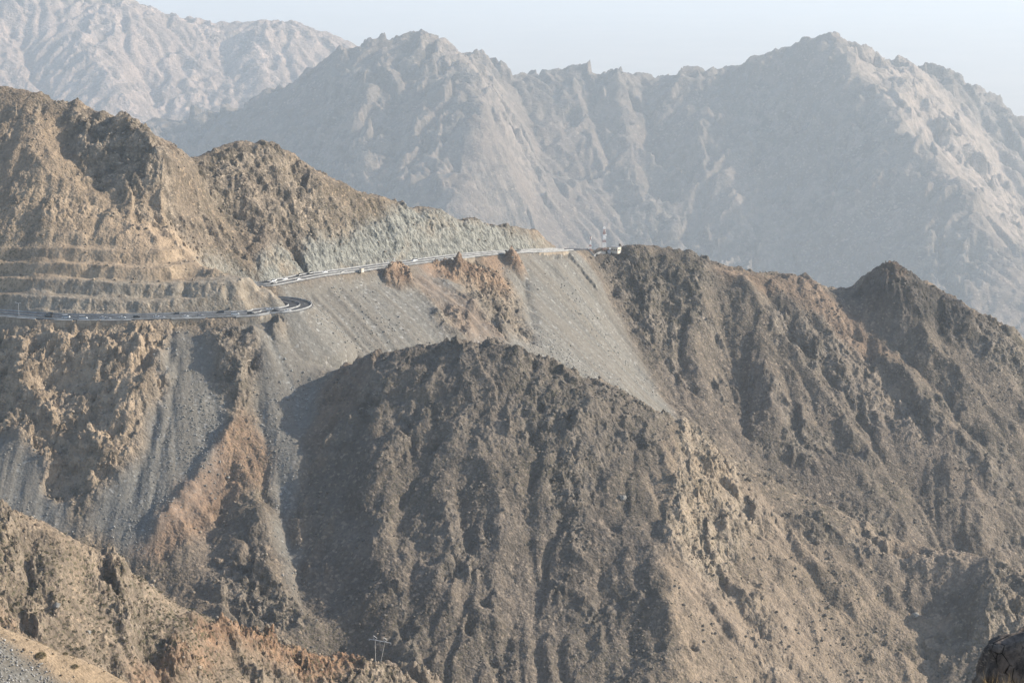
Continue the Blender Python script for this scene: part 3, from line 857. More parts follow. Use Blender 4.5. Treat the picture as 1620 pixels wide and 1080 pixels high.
H = H + gr * (.16 + .10 * m_scree - .05 * m_rock) + gc * (1 - .8 * m_bench) * (.62 * m_scree * np.clip(.55 + 1.1 * fbm(g.X, g.Y, 55, 3, .5, 97), .12, 1) + .22 * (1 - m_scree) * (1 - m_rock))
streak = np.clip(.5 + .13 * gr + .13 * gc, 0, 1)

rd, rz, rside, rrun = g.dist(ROAD)
pix_u = 810 + F * ROAD[:, 0] / (ROAD[:, 1] * CP - ROAD[:, 2] * SP)
RUN = np.r_[0, np.cumsum(np.hypot(*np.diff(ROAD[:, :2], axis=0).T))]
i_loop = int(np.argmin(np.hypot(ROAD[:, 0] + 198, ROAD[:, 1] - 1574)))   # the hidden turn in the notch
def run_at(u, upper):
    r = range(i_loop, len(ROAD)) if upper else range(0, i_loop)
    return RUN[min(r, key=lambda i: abs(pix_u[i] - u) + (1e4 if (not upper and i > i_loop - 22) else 0))]
WALLS = ((-40, 66, False, 3.4), (90, 121, False, 5.5), (128, 206, False, 4.8), (268, 326, False, 4.8), (372, 432, False, 5.2), (700, 738, True, 4.0), (836, 884, True, 6.0))
wh = np.zeros(g.X.shape)
for u0, u1, up, hh in WALLS:
    s0, s1 = run_at(u0, up), run_at(u1, up)
    e = np.clip(np.minimum(rrun - s0, s1 - rrun) / ((s1 - s0) * .12) + .45, 0, 1)
    wh = np.maximum(wh, np.where((rside < 0) & (rd < 60) & (rrun > s0) & (rrun < s1), hh * e, 0))
# steep cuts above the road, fill below it
def ground(x, y, detail=False):
    h = g.at(H, x, y)
    det = 0.0
    if detail:
        h0 = h
        rk = g.at(rockf, x, y)
        jx = x + 1.6 * perlin(x / 9, y / 9, 61); jy = y + 1.6 * perlin(x / 9, y / 9, 62)
        h = h + (.12 + .88 * rk) * (1 - .8 * g.at(m_scree, x, y)) * (.7 * facets(jx, jy, 5.6, .42, 411) + .7 * facets(jx, jy, 2.7, .5, 417))
        h = h + rk * (1 - .7 * g.at(m_bench, x, y)) * (.55 * ledges(jx, jy, h, 6.5, 431) + .5 * ledges(jx, jy, h, 2.6, 435)) * np.clip(.55 + 1.0 * perlin(x / 45, y / 45, 66), 0, 1.2)
    if detail: det = h - h0
    bm = g.at(m_bench * m_ragged, x, y)
    t = (h - ROAD_Z) / 9.4 + .3 * perlin(x / 70, y / 70, 5) + .07 * perlin(x / 12, y / 12, 6)
    fr = t - np.floor(t)
    h = h + bm * (np.floor(t) + np.clip((fr - .46) / .36, 0, 1) - t) * 9.4 * .9
    d = g.at(rd, x, y); z = g.at(rz, x, y)
    dn = d + 1.2 * perlin(x / 7, y / 7, 9) * sstep(11, 16, d)
    hi = z + np.minimum(np.clip(dn - 9.6, 0, None) * 1.9, 6 + np.clip(dn - 9.6, 0, None) * 1.25) + sstep(45, 80, d) * 400
    rr = g.at(rrun, x, y)
    gs = np.clip((d - 9.6) / 14, 0, 1)
    hi = hi + gs * (3.2 * perlin(rr / 13, d / 60, 81) + 2.0 * perlin(rr / 5.5, d / 40, 82) + det * 1.3 - 1.0)
    hi = hi + 45 * g.at(MOUNDS, x, y)
    lo = z - .35 - np.clip(d - 9.2, 0, None) * 1.0 - sstep(35, 85, d) * 400
    w_ = g.at(wh, x, y)
    lo = lo - w_ * sstep(9.6, 10.4, d)
    cap = np.where(w_ > .5, z - w_ * sstep(9.6, 10.4, d) - .5 * np.clip(d - 10.4, 0, None) + sstep(16, 40, d) * 60, 1e6)
    h = np.maximum(np.minimum(np.minimum(h, hi), cap), lo)
    if detail:
        nr = sstep(1112, 1090, y)
        h = h + nr * (.35 + .9 * rk) * (.8 * facets(jx * 1.3, jy * 1.3, 3.4, .6, 441) + .6 * facets(jx * 1.7, jy * 1.7, 1.7, .6, 443))
    return np.where(d < 9.5, z - .35, h)

def attrs_at(x, y):
    s = lambda a: g.at(a, x, y)
    d = s(rd)
    h = ground(x, y)
    cutn = np.clip((s(H) - h) / 6.0, 0, 1) * sstep(30, 16, d) * (1 - .5 * s(m_bench))
    rockv = np.clip(s(rockf) + .35 * s(m_bench), 0, 1)
    rockv = rockv * (1 - .8 * s(m_scree) * (s(m_rock) < .5))
    screev = s(m_scree) * (1 - .8 * s(m_rock))
    return {'ground_a': (rockv, screev, s(m_red)),
            'ground_b': (s(m_tan), np.maximum(s(m_cut), cutn * .75), s(m_veg)),
            'ground_c': (s(streak), s(flow), s(m_bench)),
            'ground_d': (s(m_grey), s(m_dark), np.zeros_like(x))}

M_GROUND = terrain_material('stony_mountain_ground')

def build_ground(name, tans, Ya, Yb, n, step, mat=None, hidden=.22):
    x, y = polar_rows(ground, tans, Ya, Yb, n, step, hidden)
    z = ground(x, y, True)
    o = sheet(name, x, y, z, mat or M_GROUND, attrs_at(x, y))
    return tag(o, kind='structure')

QUALITY = 1.0
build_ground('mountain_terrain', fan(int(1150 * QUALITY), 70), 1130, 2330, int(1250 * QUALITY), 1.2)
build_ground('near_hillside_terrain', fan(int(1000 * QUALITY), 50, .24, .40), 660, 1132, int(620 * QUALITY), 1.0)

# ------------------------------------------------------------------ far mountains
FAR = 1.34                                      # how much farther than first guessed the far ranges stand
def far_chain(u, v, Y, st_):
    return chain(u, v, Y * FAR, st_)
def far_mass(name, C, G0, strokes, noise_k, mat, n_c, n_r, step, tl, masks=None, sm=0.001, rock_bias=.5, seed=0, carve_amp=14):
    gg = Grid(*G0)
    f = rbf_fit(C, sm)
    c6 = Grid(G0[0], G0[1], G0[2], G0[3], G0[4] * 4)
    h = blur(c6.at(f(c6.X, c6.Y), gg.X, gg.Y), 1.5)
    b0 = h.copy()
    for pts, amp, w in strokes:
        h = stroke(gg, h, pts, G0[2], G0[3], amp, w, noise_k * 4, 60 * noise_k)
    wx = gg.X + 30 * noise_k * fbm(gg.X, gg.Y, 140 * noise_k, 3, .5, 3 + seed); wy = gg.Y + 30 * noise_k * fbm(gg.X, gg.Y, 140 * noise_k, 3, .5, 5 + seed)
    h = h + noise_k * (7 * fbm(wx, wy, 150 * noise_k, 5, .5, 20 + seed) + 3 * (ridged(wx, wy, 90 * noise_k, 4, .5, 27 + seed) - .8))
    rk = np.clip(rock_bias + .9 * fbm(gg.X, gg.Y, 160 * noise_k, 5, .6, 40 + seed), 0, 1)
    f1, f2, val = worley(wx, wy * .8, 45 * noise_k, 41 + seed)
    h = h + noise_k * (.25 + .75 * rk) * (facets(wx, wy, 42 * noise_k / 3, .42, 421) * .6 + facets(wx, wy, 120 * noise_k / 3, .38, 423) * .8 + ledges(wx, wy, h, 26 * noise_k / 3, 425) * .5) / 2.2
    h = h + rk * noise_k * (5 * (val - .5) * sstep(0, .3, f2 - f1) + 3 * (ridged(wx, wy, 40 * noise_k, 5, .55, 61 + seed) - .8))
    h, a = carve(gg, h, 60000, 150, carve_amp, .9, 11 + seed)
    h, a2 = carve(gg, h, 60000, 120, carve_amp * .5, .6, 12 + seed)
    mk = {k: sum(w * gg.poly(b0, p, G0[2], G0[3], feather=20 * noise_k, jag=40 * noise_k, size=120 * noise_k) for p, w in v) for k, v in (masks or {}).items()}
    zero = np.zeros_like(h)
    hf = lambda x, y: gg.at(h, x, y)
    x, y = polar_rows(hf, tl, G0[2] + 20, G0[3] - 20, n_r, step, .15)
    s = lambda q: gg.at(q, x, y)
    o = sheet(name, x, y, hf(x, y), mat, {
        'ground_a': (s(np.clip(rk + mk.get('rock', zero), 0, 1)), s(zero), s(zero)),
        'ground_b': (s(mk.get('tan', zero)), s(zero), s(np.full_like(h, .35))),
        'ground_c': (s(np.clip(.5 + .1 * a, 0, 1)), s(zero), s(zero)), 'ground_d': (s(zero), s(zero), s(zero))})
    return tag(o, kind='structure'), gg, h

# the broad massif across the valley
C2 = []
for u, v, Y, st_ in (
    (-200, 330, 8700, ((-200, 420, .4), (-200, 600, .4))), (60, 262, 8650, ((60, 400, .45), (60, 600, .42))),
    (240, 193, 8600, ((240, 300, .5), (240, 420, .46), (240, 600, .42))), (400, 152, 8480, ((390, 240, .52), (380, 340, .5), (380, 600, .45))),
    (520, 92, 8380, ((500, 180, .52), (480, 280, .5), (480, 420, .48), (480, 600, .42))),
    (562, 69, 8330, ((560, 150, .5), (550, 260, .48), (540, 420, .46), (540, 600, .42))),
    (640, 58, 8260, ((660, 140, .46), (650, 240, .44), (620, 330, .42), (600, 430, .42), (600, 600, .4))),
    (700, 67, 8180, ((740, 130, .34), (765, 190, .36), (740, 280, .38), (720, 400, .4), (720, 600, .4))),
    (780, 96, 8560, ((820, 170, .48), (840, 250, .54), (850, 330, .5), (850, 450, .46), (850, 620, .42))),
    (850, 117, 8690, ((900, 200, .56), (930, 300, .54), (950, 420, .48), (950, 620, .42))),
    (920, 107, 8700, ((960, 200, .55), (990, 300, .52), (1010, 420, .48), (1010, 620, .42))),
    (990, 121, 8680, ((1040, 210, .55), (1070, 310, .52), (1090, 420, .48), (1090, 620, .42))),
    (1080, 113, 8620, ((1120, 210, .56), (1150, 310, .52), (1170, 420, .48), (1170, 620, .42))),
    (1200, 97, 8580, ((1230, 180, .56), (1260, 280, .54), (1280, 400, .5), (1280, 620, .42))),
    (1250, 73, 8550, ((1280, 150, .54), (1330, 250, .5), (1370, 350, .46), (1380, 450, .44), (1380, 620, .4))),
    (1285, 64, 8540, ((1340, 120, .42), (1400, 185, .41), (1450, 250, .41), (1510, 330, .41), (1580, 420, .41), (1620, 520, .40))),
    (1350, 71, 8560, ((1420, 140, .46), (1480, 210, .46), (1540, 290, .46), (1600, 380, .44), (1680, 520, .4))),
    (1420, 88, 8760, ((1480, 160, .52), (1540, 240, .52), (1600, 330, .5), (1680, 460, .44))),
    (1500, 126, 8920, ((1560, 210, .54), (1620, 300, .52), (1700, 430, .46))),
    (1560, 147, 9000, ((1620, 220, .54), (1700, 330, .5))), (1620, 186, 9050, ((1700, 280, .5), (1780, 400, .46))),
    (1750, 250, 9100, ((1820, 400, .45), (1850, 560, .4))), (1900, 330, 9100, ((1950, 500, .42),)),
):
    ch = far_chain(u, v, Y, st_); C2 += ch
    x, y, z = ch[0]
    C2 += [(x * 1.005, y + 80, z - 26), (x * 1.05, y + 650, z - 340), (x * 1.1, y + 1500, z - 760)]
M_MASSIF = terrain_material('massif_rock', k=5.2, amp=.7, soil=(.12, .09, .07), tan=(.37, .285, .22), rockc=(.25, .20, .16), rockd=(.065, .055, .047), blotch=.85)
far_mass('massif_terrain', C2, (-4400, 4400, 8000, 14200, 12.0), (
    (((1010, 140), (1040, 230), (1060, 340)), -27, 72), (((900, 120), (930, 230), (950, 340)), 24, 72), (((1150, 110), (1190, 220), (1230, 330)), -24, 72), (((1200, 110), (1250, 210), (1290, 320)), 24, 72),
    (((560, 90), (600, 200), (640, 320)), 27, 72), (((500, 130), (520, 220), (560, 330)), -24, 72), (((1060, 120), (1090, 220), (1120, 330)), 21, 66), (((640, 70), (680, 160), (690, 250)), -24, 66),
    (((720, 90), (760, 150), (775, 200), (760, 270)), 60, 94), (((820, 130), (850, 200), (860, 260)), -81, 108),
    (((560, 200), (530, 250), (570, 300)), 60, 81), (((450, 200), (420, 260)), 33, 81),
    (((1285, 70), (1350, 130), (1425, 210), (1500, 300), (1570, 400)), 74, 121), (((1100, 180), (1150, 280), (1180, 380)), 47, 81),
    (((980, 150), (1000, 260), (1020, 360)), 45, 70), (((1400, 230), (1380, 300), (1300, 370)), 47, 81), (((1560, 180), (1590, 260), (1640, 330)), -60, 81),
    (((1450, 120), (1530, 220), (1590, 330)), 40, 67), (((640, 130), (610, 200), (640, 290)), -47, 81)),
    3.6, M_MASSIF, 1000, 640, 8.0, fan(1000, 30, .235, .36),
    {'rock': ((((700, 70), (780, 110), (850, 220), (830, 280), (770, 200), (720, 120)), .5), (((1290, 65), (1420, 90), (1620, 250), (1620, 420), (1500, 290), (1380, 150)), .6), (((500, 220), (560, 220), (600, 300), (520, 290)), .5)),
     'tan': ((((1290, 65), (1420, 90), (1620, 250), (1620, 420), (1500, 290), (1380, 150)), .85), (((700, 70), (780, 110), (850, 220), (830, 280), (770, 200), (720, 120)), .7), (((490, 225), (560, 220), (600, 300), (520, 290)), .5), (((1100, 330), (1180, 280), (1280, 320), (1250, 430), (1120, 430)), .35))},  # sunlit flanks and patches put into the colour as paler tan
    rock_bias=.5, seed=3, carve_amp=7)

# the long ridge behind it on the left
C3 = []
for u, v, Y, st_ in (
    (-300, -60, 13200, ((-300, 60, .5), (-300, 190, .45), (-300, 300, .4))), (-100, -35, 13200, ((-100, 60, .5), (-100, 190, .45), (-100, 300, .4))),
    (60, -22, 13200, ((60, 60, .5), (60, 190, .45), (60, 300, .4))), (200, -4, 13150, ((200, 60, .46), (210, 140, .42), (220, 200, .4), (220, 300, .4))),
    (262, 21, 13150, ((270, 90, .46), (290, 160, .42), (290, 300, .4))), (300, 25, 13150, ((310, 100, .5), (330, 170, .45), (330, 300, .4))),
    (350, 36, 13150, ((370, 100, .5), (390, 160, .46), (390, 300, .4))), (420, 31, 13150, ((440, 90, .5), (450, 140, .46), (450, 300, .4))),
    (475, 36, 13150, ((490, 90, .5), (500, 140, .46), (500, 300, .4))), (540, 60, 13150, ((550, 110, .46), (550, 300, .4))), (640, 110, 13100, ((650, 200, .4),)), (800, 190, 13000, ((820, 300, .4),)), (1100, 300, 12900, ((1100, 400, .4),)),
):
    ch = chain(u, v, Y * 1.14, st_); C3 += ch
    x, y, z = ch[0]
    C3 += [(x * 1.005, y + 90, z - 25), (x * 1.04, y + 600, z - 320), (x * 1.1, y + 1500, z - 700)]
M_FAR = terrain_material('far_ridge_rock', k=8.0, amp=.8, soil=(.24, .175, .135), tan=(.50, .37, .29), rockc=(.46, .345, .275), rockd=(.17, .13, .105))
far_mass('far_ridge_terrain', C3, (-5400, 1700, 11300, 16800, 15.0), (
    (((230, 100), (250, 150), (260, 185)), -94, 121), (((350, 60), (370, 120)), -67, 108), (((120, 60), (160, 120), (200, 170)), 67, 121), (((20, 30), (60, 110), (90, 180)), -60, 121), (((420, 50), (400, 110), (420, 150)), 67, 108)),
    2.2, M_FAR, 620, 420, 12.0, np.linspace(-.31, .09, 640), {}, rock_bias=.6, seed=17, carve_amp=9)

# the low country around everything
PLAIN_Z = -2550.0
bm = bmesh.new()
ng = 60
for i in range(ng + 1):
    for j in range(ng + 1):
        x = (i / ng - .5) * 78000; y = -6000 + j / ng * 72000
        bm.verts.new((x, y, PLAIN_Z + 60 * math.sin(x / 3100.0) * math.cos(y / 2700.0)))
bm.verts.ensure_lookup_table()
for i in range(ng):
    for j in range(ng):
        a = i * (ng + 1) + j
        bm.faces.new([bm.verts[k] for k in (a, a + ng + 1, a + ng + 2, a + 1)])
me = bpy.data.meshes.new('plain'); bm.to_mesh(me); bm.free()
pn = NT('plain_sand')
pn.color(pn.mix(pn.ramp(pn.noise(pn.pos(), 900, 6, .6), .35, .65), (.29, .235, .185), (.33, .265, .21)))
tag(link_mesh('plain_ground', me, pn.m), kind='structure')
# ------------------------------------------------------------------ road, barriers, walls
def gz(x, y):
    return float(ground(np.array([float(x)]), np.array([float(y)]))[0])

tan_ = np.gradient(ROAD[:, :2], axis=0)
tan_ /= np.linalg.norm(tan_, axis=1)[:, None]
NRM = np.c_[-tan_[:, 1], tan_[:, 0]]            # points to the uphill side of the road
RUN = np.r_[0, np.cumsum(np.hypot(*np.diff(ROAD[:, :2], axis=0).T))]
def road_point(s, off):
    x = np.interp(s, RUN, ROAD[:, 0]); y = np.interp(s, RUN, ROAD[:, 1]); z = np.interp(s, RUN, ROAD[:, 2])
    nx = np.interp(s, RUN, NRM[:, 0]); ny = np.interp(s, RUN, NRM[:, 1])
    l = math.hypot(nx, ny)
    return Vector((x + nx / l * off, y + ny / l * off, z)), math.atan2(-nx, ny)

def extrude_along(name, i0, i1, off, profile, mat, parent=None, zoff=0.0, zfun=None):
    """sweep a closed profile of (across, up) points along the road at an offset"""
    bm = bmesh.new()
    rings = []
    for k, i in enumerate(range(i0, i1)):
        o = off(i) if callable(off) else off
        c = ROAD[i, :2] + NRM[i] * o
        ring = []
        for a, h in profile:
            if zfun is not None: h = zfun(i, h)
            ring.append(bm.verts.new((c[0] + NRM[i, 0] * a, c[1] + NRM[i, 1] * a, ROAD[i, 2] + h + zoff)))
        rings.append(ring)
    n = len(profile)
    for r0, r1 in zip(rings[:-1], rings[1:]):
        for j in range(n):
            bm.faces.new((r0[j], r0[(j + 1) % n], r1[(j + 1) % n], r1[j]))
    bm.faces.new(rings[0]); bm.faces.new(rings[-1][::-1])
    bmesh.ops.recalc_face_normals(bm, faces=bm.faces)
    me = bpy.data.meshes.new(name); bm.to_mesh(me); bm.free()
    return link_mesh(name, me, mat, parent)

asph = NT('asphalt')
pa = asph.pos()
ac = asph.mix(asph.ramp(asph.noise(pa, 9, 5, .6), .35, .65), (.040, .040, .042), (.068, .066, .064))
ac = asph.mix(asph.ramp(asph.noise(pa, 1.2, 3, .6), .5, .75, 0, .4), ac, (.09, .086, .08))
asph.color(ac); asph.b.inputs['Roughness'].default_value = .85
M_ASPH = asph.m
M_BARRIER = plain('painted_concrete', (.30, .295, .28), .85, .35, 4.0)
M_WALL = NT('weathered_retaining_concrete')
pw = M_WALL.pos()
wc = M_WALL.mix(M_WALL.ramp(M_WALL.noise(M_WALL.scale(pw, (1, 1, .3)), 3.0, 5, .65), .35, .68), (.19, .15, .11), (.36, .30, .225))
wc = M_WALL.mix(M_WALL.ramp(M_WALL.noise(M_WALL.scale(pw, (1, 1, 9)), 14, 2, .5), .54, .60, 0, .5), wc, (.15, .125, .10))
M_WALL.color(wc); M_WALL = M_WALL.m

nR = len(ROAD)
tag(extrude_along('road', 0, nR, 0.0, [(-8.6, -.9), (8.6, -.9), (8.6, 0.0), (-8.6, 0.0)], M_ASPH), kind='structure')
jersey = [(-.32, 0.01), (.32, 0.01), (.2, .3), (.14, .92), (-.14, .92), (-.2, .3)]
i_end = int(np.argmin(np.abs(ROAD[:, 1] - 1878) + (RUN < 300) * 1e4))
for (i0, i1, upper) in ((0, i_loop, False), (i_loop, i_end, True)):
    where = 'upper road below the cut cliff' if upper else 'lower road under the terraced spur'
    for off, side in ((-HW, 'valley side'), (0.0, 'centre line'), (HW, 'hill side')):
        tag(extrude_along('concrete_barrier', i0, i1, off, jersey, M_BARRIER),
            f'pale concrete barrier along the {side} of the {where}', 'barrier', 'concrete barriers along the road')

def wall(u0, u1, upper, label, hgt, top=.05):
    a = int(np.searchsorted(RUN, run_at(u0, upper))); b_ = int(np.searchsorted(RUN, run_at(u1, upper)))
    n = max(2, b_ - a)
    def zf(i, h):
        t = (i - a) / n
        e = min(1, min(t, 1 - t) / .12 + .45)
        return h if h > -1.0 else h * hgt * e
    root = thing('retaining_wall', label, 'wall', tuple(ROAD[(a + b_) // 2] + np.r_[NRM[(a + b_) // 2] * -9.4, -1.0]), 0, 'retaining walls under the road')
    def sub(o):
        o.parent = root; o.matrix_parent_inverse = Matrix.Translation(root.location).inverted(); return o
    sub(extrude_along('wall_face', a, b_ + 1, -9.3, [(.5, -.2), (-.35, -.2), (-.75, -1.2), (.5, -1.2)], M_WALL, None, 0, zf))
    sub(extrude_along('coping', a, b_ + 1, -9.3, [(.72, -.195), (.72, top), (-.62, top), (-.62, -.195)], M_BARRIER))
wall(-40, 66, False, 'dull reddish retaining wall under the lower road, leftmost and lowest', 3.2)
wall(90, 121, False, 'short beige retaining wall under the lower road left of the dark culvert', 5.5)
wall(128, 206, False, 'long beige retaining wall under the lower road right of the dark culvert', 4.6)
wall(268, 326, False, 'beige retaining wall with ledges above the head of the scree gully', 4.6)
wall(372, 432, False, 'plain tan retaining wall under the lower road just before the hairpin bend', 5.0)
wall(700, 738, True, 'pale bright retaining wall under the upper road between two red outcrops', 4.0)
wall(836, 884, True, 'tan retaining wall under the upper road at its bend before the masts', 6.0)

# ------------------------------------------------------------------ small builders
def mesh_obj(name, bm, mat, parent=None, smooth=False):
    me = bpy.data.meshes.new(name)
    bmesh.ops.recalc_face_normals(bm, faces=bm.faces)
    bm.to_mesh(me); bm.free()
    if smooth: me.polygons.foreach_set('use_smooth', np.ones(len(me.polygons), bool))
    return link_mesh(name, me, mat, parent)

def add_box(bm, c, s, rz=0.0, bev=0.0):
    r = bmesh.ops.create_cube(bm, size=1.0, matrix=Matrix.Translation(c) @ Matrix.Rotation(rz, 4, 'Z') @ Matrix.Diagonal((*s, 1)))
    if bev > 0:
        es = list({e for v in r['verts'] for e in v.link_edges})
        bmesh.ops.bevel(bm, geom=es, offset=bev, segments=1, affect='EDGES')

def add_bar(bm, a, b, r0, r1=None, seg=6):
    a = Vector(a); b = Vector(b); d = b - a
    r1 = r0 if r1 is None else r1
    bmesh.ops.create_cone(bm, cap_ends=True, segments=seg, radius1=r0, radius2=r1, depth=d.length,
                          matrix=Matrix.Translation((a + b) / 2) @ d.to_track_quat('Z', 'Y').to_matrix().to_4x4())

M_STEEL = plain('galvanised_steel', (.46, .46, .45), .5, .2, 1.0, .3)
M_REDP = plain('red_mast_paint', (.36, .17, .13), .6, .25, 2.0)
M_WHITEP = plain('white_mast_paint', (.78, .77, .74), .6, .15, 2.0)
M_DARK = plain('dark_rubber', (.02, .02, .021), .8, .3, .5)
M_GLASSD = plain('dark_window_glass', (.015, .018, .02), .12, .1, 1.0, 0, .6)

# ------------------------------------------------------------------ vehicles
def loft(bm, secs):
    """sections across the car: list of (x, [(y,z)...]) with the same point count"""
    rings = [[bm.verts.new((x, y, z)) for y, z in ring] for x, ring in secs]
    n = len(rings[0])
    for r0, r1 in zip(rings[:-1], rings[1:]):
        for j in range(n):
            bm.faces.new((r0[j], r0[(j + 1) % n], r1[(j + 1) % n], r1[j]))
    bm.faces.new(rings[0][::-1]); bm.faces.new(rings[-1])

def car_meshes(kind, paint):
    L, W, Hb, Ht = {'saloon': (4.7, 1.8, .95, 1.45), 'suv': (4.9, 1.9, 1.1, 1.85), 'van': (5.4, 2.0, 1.25, 2.25)}[kind]
    h = L / 2; w = W / 2
    parts = {}
    bm = bmesh.new()
    def ring(ww, lo, hi): return [(-ww * .94, lo), (-ww, lo + .22), (-ww, hi - .14), (-ww * .93, hi), (ww * .93, hi), (ww, hi - .14), (ww, lo + .22), (ww * .94, lo)]
    secs = [(-h, ring(w * .86, .42, Hb * .86)), (-h + .18, ring(w * .97, .28, Hb * .97)), (-h * .35, ring(w, .26, Hb)), (h * .38, ring(w, .26, Hb)), (h * .72, ring(w * .97, .26, Hb * .93)), (h - .14, ring(w * .93, .3, Hb * .80)), (h, ring(w * .82, .4, Hb * .62))]
    if kind == 'van': secs[-3:] = [(h * .8, ring(w * .98, .28, Hb)), (h - .1, ring(w * .94, .3, Hb * .9)), (h, ring(w * .86, .4, Hb * .7))]
    loft(bm, secs)
    x0, x1, x2, x3 = {'saloon': (-h * .82, -h * .45, h * .10, h * .48), 'suv': (-h * .97, -h * .86, h * .12, h * .46), 'van': (-h * .97, -h * .94, h * .38, h * .74)}[kind]
    rf = [(-w * .70, Ht - .02), (-w * .62, Ht + .035), (w * .62, Ht + .035), (w * .70, Ht - .02)]
    loft(bm, [(x1 - .03, rf), (x2 + .03, rf)])
    parts['body'] = (bm, paint)
    bm = bmesh.new()
    vs = [bm.verts.new(c) for c in ((x0, -w * .92, Hb - .04), (x3, -w * .92, Hb - .04), (x3, w * .92, Hb - .04), (x0, w * .92, Hb - .04), (x1, -w * .72, Ht - .01), (x2, -w * .72, Ht - .01), (x2, w * .72, Ht - .01), (x1, w * .72, Ht - .01))]
    for q in ((0, 1, 5, 4), (1, 2, 6, 5), (2, 3, 7, 6), (3, 0, 4, 7), (4, 5, 6, 7), (3, 2, 1, 0)): bm.faces.new([vs[k] for k in q])
    parts['window'] = (bm, M_GLASSD)
    for k, (sx, sy) in enumerate(((-.60, -1), (-.60, 1), (.60, -1), (.60, 1))):
        bm = bmesh.new()
        add_bar(bm, (h * sx, sy * (w - .20), .33), (h * sx, sy * (w + .02), .33), .33, .33, 14)
        parts['wheel%d' % k] = (bm, M_DARK)
    for k, sy in enumerate((-1, 1)):
        bm = bmesh.new(); add_box(bm, (h - .06, sy * w * .62, Hb * .70), (.12, .34, .14))
        parts['headlight%d' % k] = (bm, M_WHITEP)
    return parts

PAINTS = {}
for nm, c in (('white', (.62, .62, .60)), ('silver', (.30, .30, .31)), ('dark', (.022, .023, .026)), ('brown', (.13, .08, .055))):
    p_ = NT(nm + '_car_paint'); p_.color(p_.mix(p_.ramp(p_.noise(p_.obj(), 1.5, 3), .3, .7), tuple(q * .86 for q in c), c))
    p_.b.inputs['Roughness'].default_value = .3; p_.b.inputs['Specular IOR Level'].default_value = .5; PAINTS[nm] = p_.m
CARS = {}
def place_car(kind, paint, u, upper, off, label):
    c, ang = road_point(run_at(u, upper), off)
    if off > 0: ang += math.pi
    c.z += .02
    name = {'saloon': 'car', 'suv': 'car', 'van': 'van'}[kind]
    grp = 'vehicles driving on the mountain road'
    if (kind, paint) not in CARS:
        root = thing(name, label, name, c, ang, grp)
        CARS[(kind, paint)] = root
        for pn_, (bm, m) in car_meshes(kind, PAINTS[paint]).items():
            mesh_obj(pn_.rstrip('0123'), bm, m, root)
    else:
        src = CARS[(kind, paint)]
        root = src.copy(); COL.objects.link(root)
        root.location = c; root.rotation_euler = (0, 0, ang); root['label'] = label
        for ch in src.children:
            q = ch.copy(); COL.objects.link(q); q.parent = root

for kind, paint, u, upper, off, label in (
    ('suv', 'dark', 72, False, 5.6, 'dark car on the hill side lane right of the street lamp'),
    ('van', 'dark', 80, False, -2.9, 'dark van on the valley side just right of the street lamp'),
    ('van', 'white', 108, False, -2.9, 'white van above the short beige wall left of the culvert'),
    ('van', 'white', 138, False, -5.6, 'white van on the valley lane right above the dark culvert'),
    ('saloon', 'white', 168, False, -2.9, 'white car leading a close pair above the long beige wall'),
    ('saloon', 'silver', 176, False, -5.6, 'silver car second in a close pair above the long beige wall'),
    ('saloon', 'white', 193, False, -2.9, 'white car above the right end of the long beige wall'),
    ('suv', 'dark', 217, False, -2.9, 'dark car on the lower road above the bright rock rib'),
    ('saloon', 'white', 247, False, -2.9, 'white car left of the silver one above the scree gully head'),
    ('saloon', 'silver', 255, False, -5.6, 'silver car on the valley lane above the scree gully head'),
    ('suv', 'dark', 280, False, 2.9, 'dark car near the centre barrier above the ledged wall'),
    ('saloon', 'white', 291, False, -5.6, 'white car on the valley lane above the ledged wall'),
    ('saloon', 'silver', 317, False, -2.9, 'silver car above the right end of the ledged wall'),
    ('van', 'dark', 347, False, 2.9, 'dark van on the lower road above the dark crag'),
    ('van', 'white', 372, False, -2.9, 'white van above the left end of the tan wall before the hairpin'),
    ('suv', 'dark', 397, False, -2.9, 'dark car above the tan wall before the hairpin'),
    ('saloon', 'white', 424, False, 3.0, 'white car entering the hairpin by the centre barrier'),
    ('saloon', 'dark', 438, False, -3.0, 'dark car entering the hairpin on the valley side'),
    ('saloon', 'white', 452, False, -5.6, 'white car by the valley side barrier of the hairpin'),
    ('saloon', 'dark', 424, True, 5.6, 'dark car on the hill lane where the upper road leaves the spur'),
    ('saloon', 'dark', 428, True, -3.0, 'dark car on the valley lane where the upper road leaves the spur'),
    ('suv', 'white', 433, True, 3.0, 'white car by the centre barrier where the upper road leaves the spur'),
    ('saloon', 'white', 442, True, 5.6, 'white car on the hill lane of the upper road above the hairpin'),
    ('saloon', 'white', 452, True, 2.9, 'white car by the centre barrier on the upper road above the hairpin'),
    ('saloon', 'silver', 462, True, -5.6, 'silver car by the valley barrier on the upper road above the hairpin'),
    ('suv', 'dark', 481, True, 5.6, 'left one of two dark cars close under the cut cliff'),
    ('suv', 'dark', 501, True, 5.6, 'right one of two dark cars close under the cut cliff'),
    ('saloon', 'white', 516, True, 2.9, 'white car on the upper road left of the concrete hut'),
    ('saloon', 'dark', 534, True, -5.8, 'dark car on the valley lane left of the concrete hut'),
    ('saloon', 'white', 631, True, 6.0, 'white car on the upper road right of the brown mound'),
    ('van', 'white', 661, True, 3.0, 'white van on the upper road left of the red outcrop'),
    ('suv', 'dark', 812, True, -2.9, 'dark car on the valley side right of the pinkish outcrop'),
    ('saloon', 'dark', 830, True, 6.0, 'dark car on the hill side under the end of the cut cliff'),
    ('saloon', 'brown', 886, True, -5.5, 'brown car at the bend of the upper road before the masts'),
):
    place_car(kind, paint, u, upper, off, label)

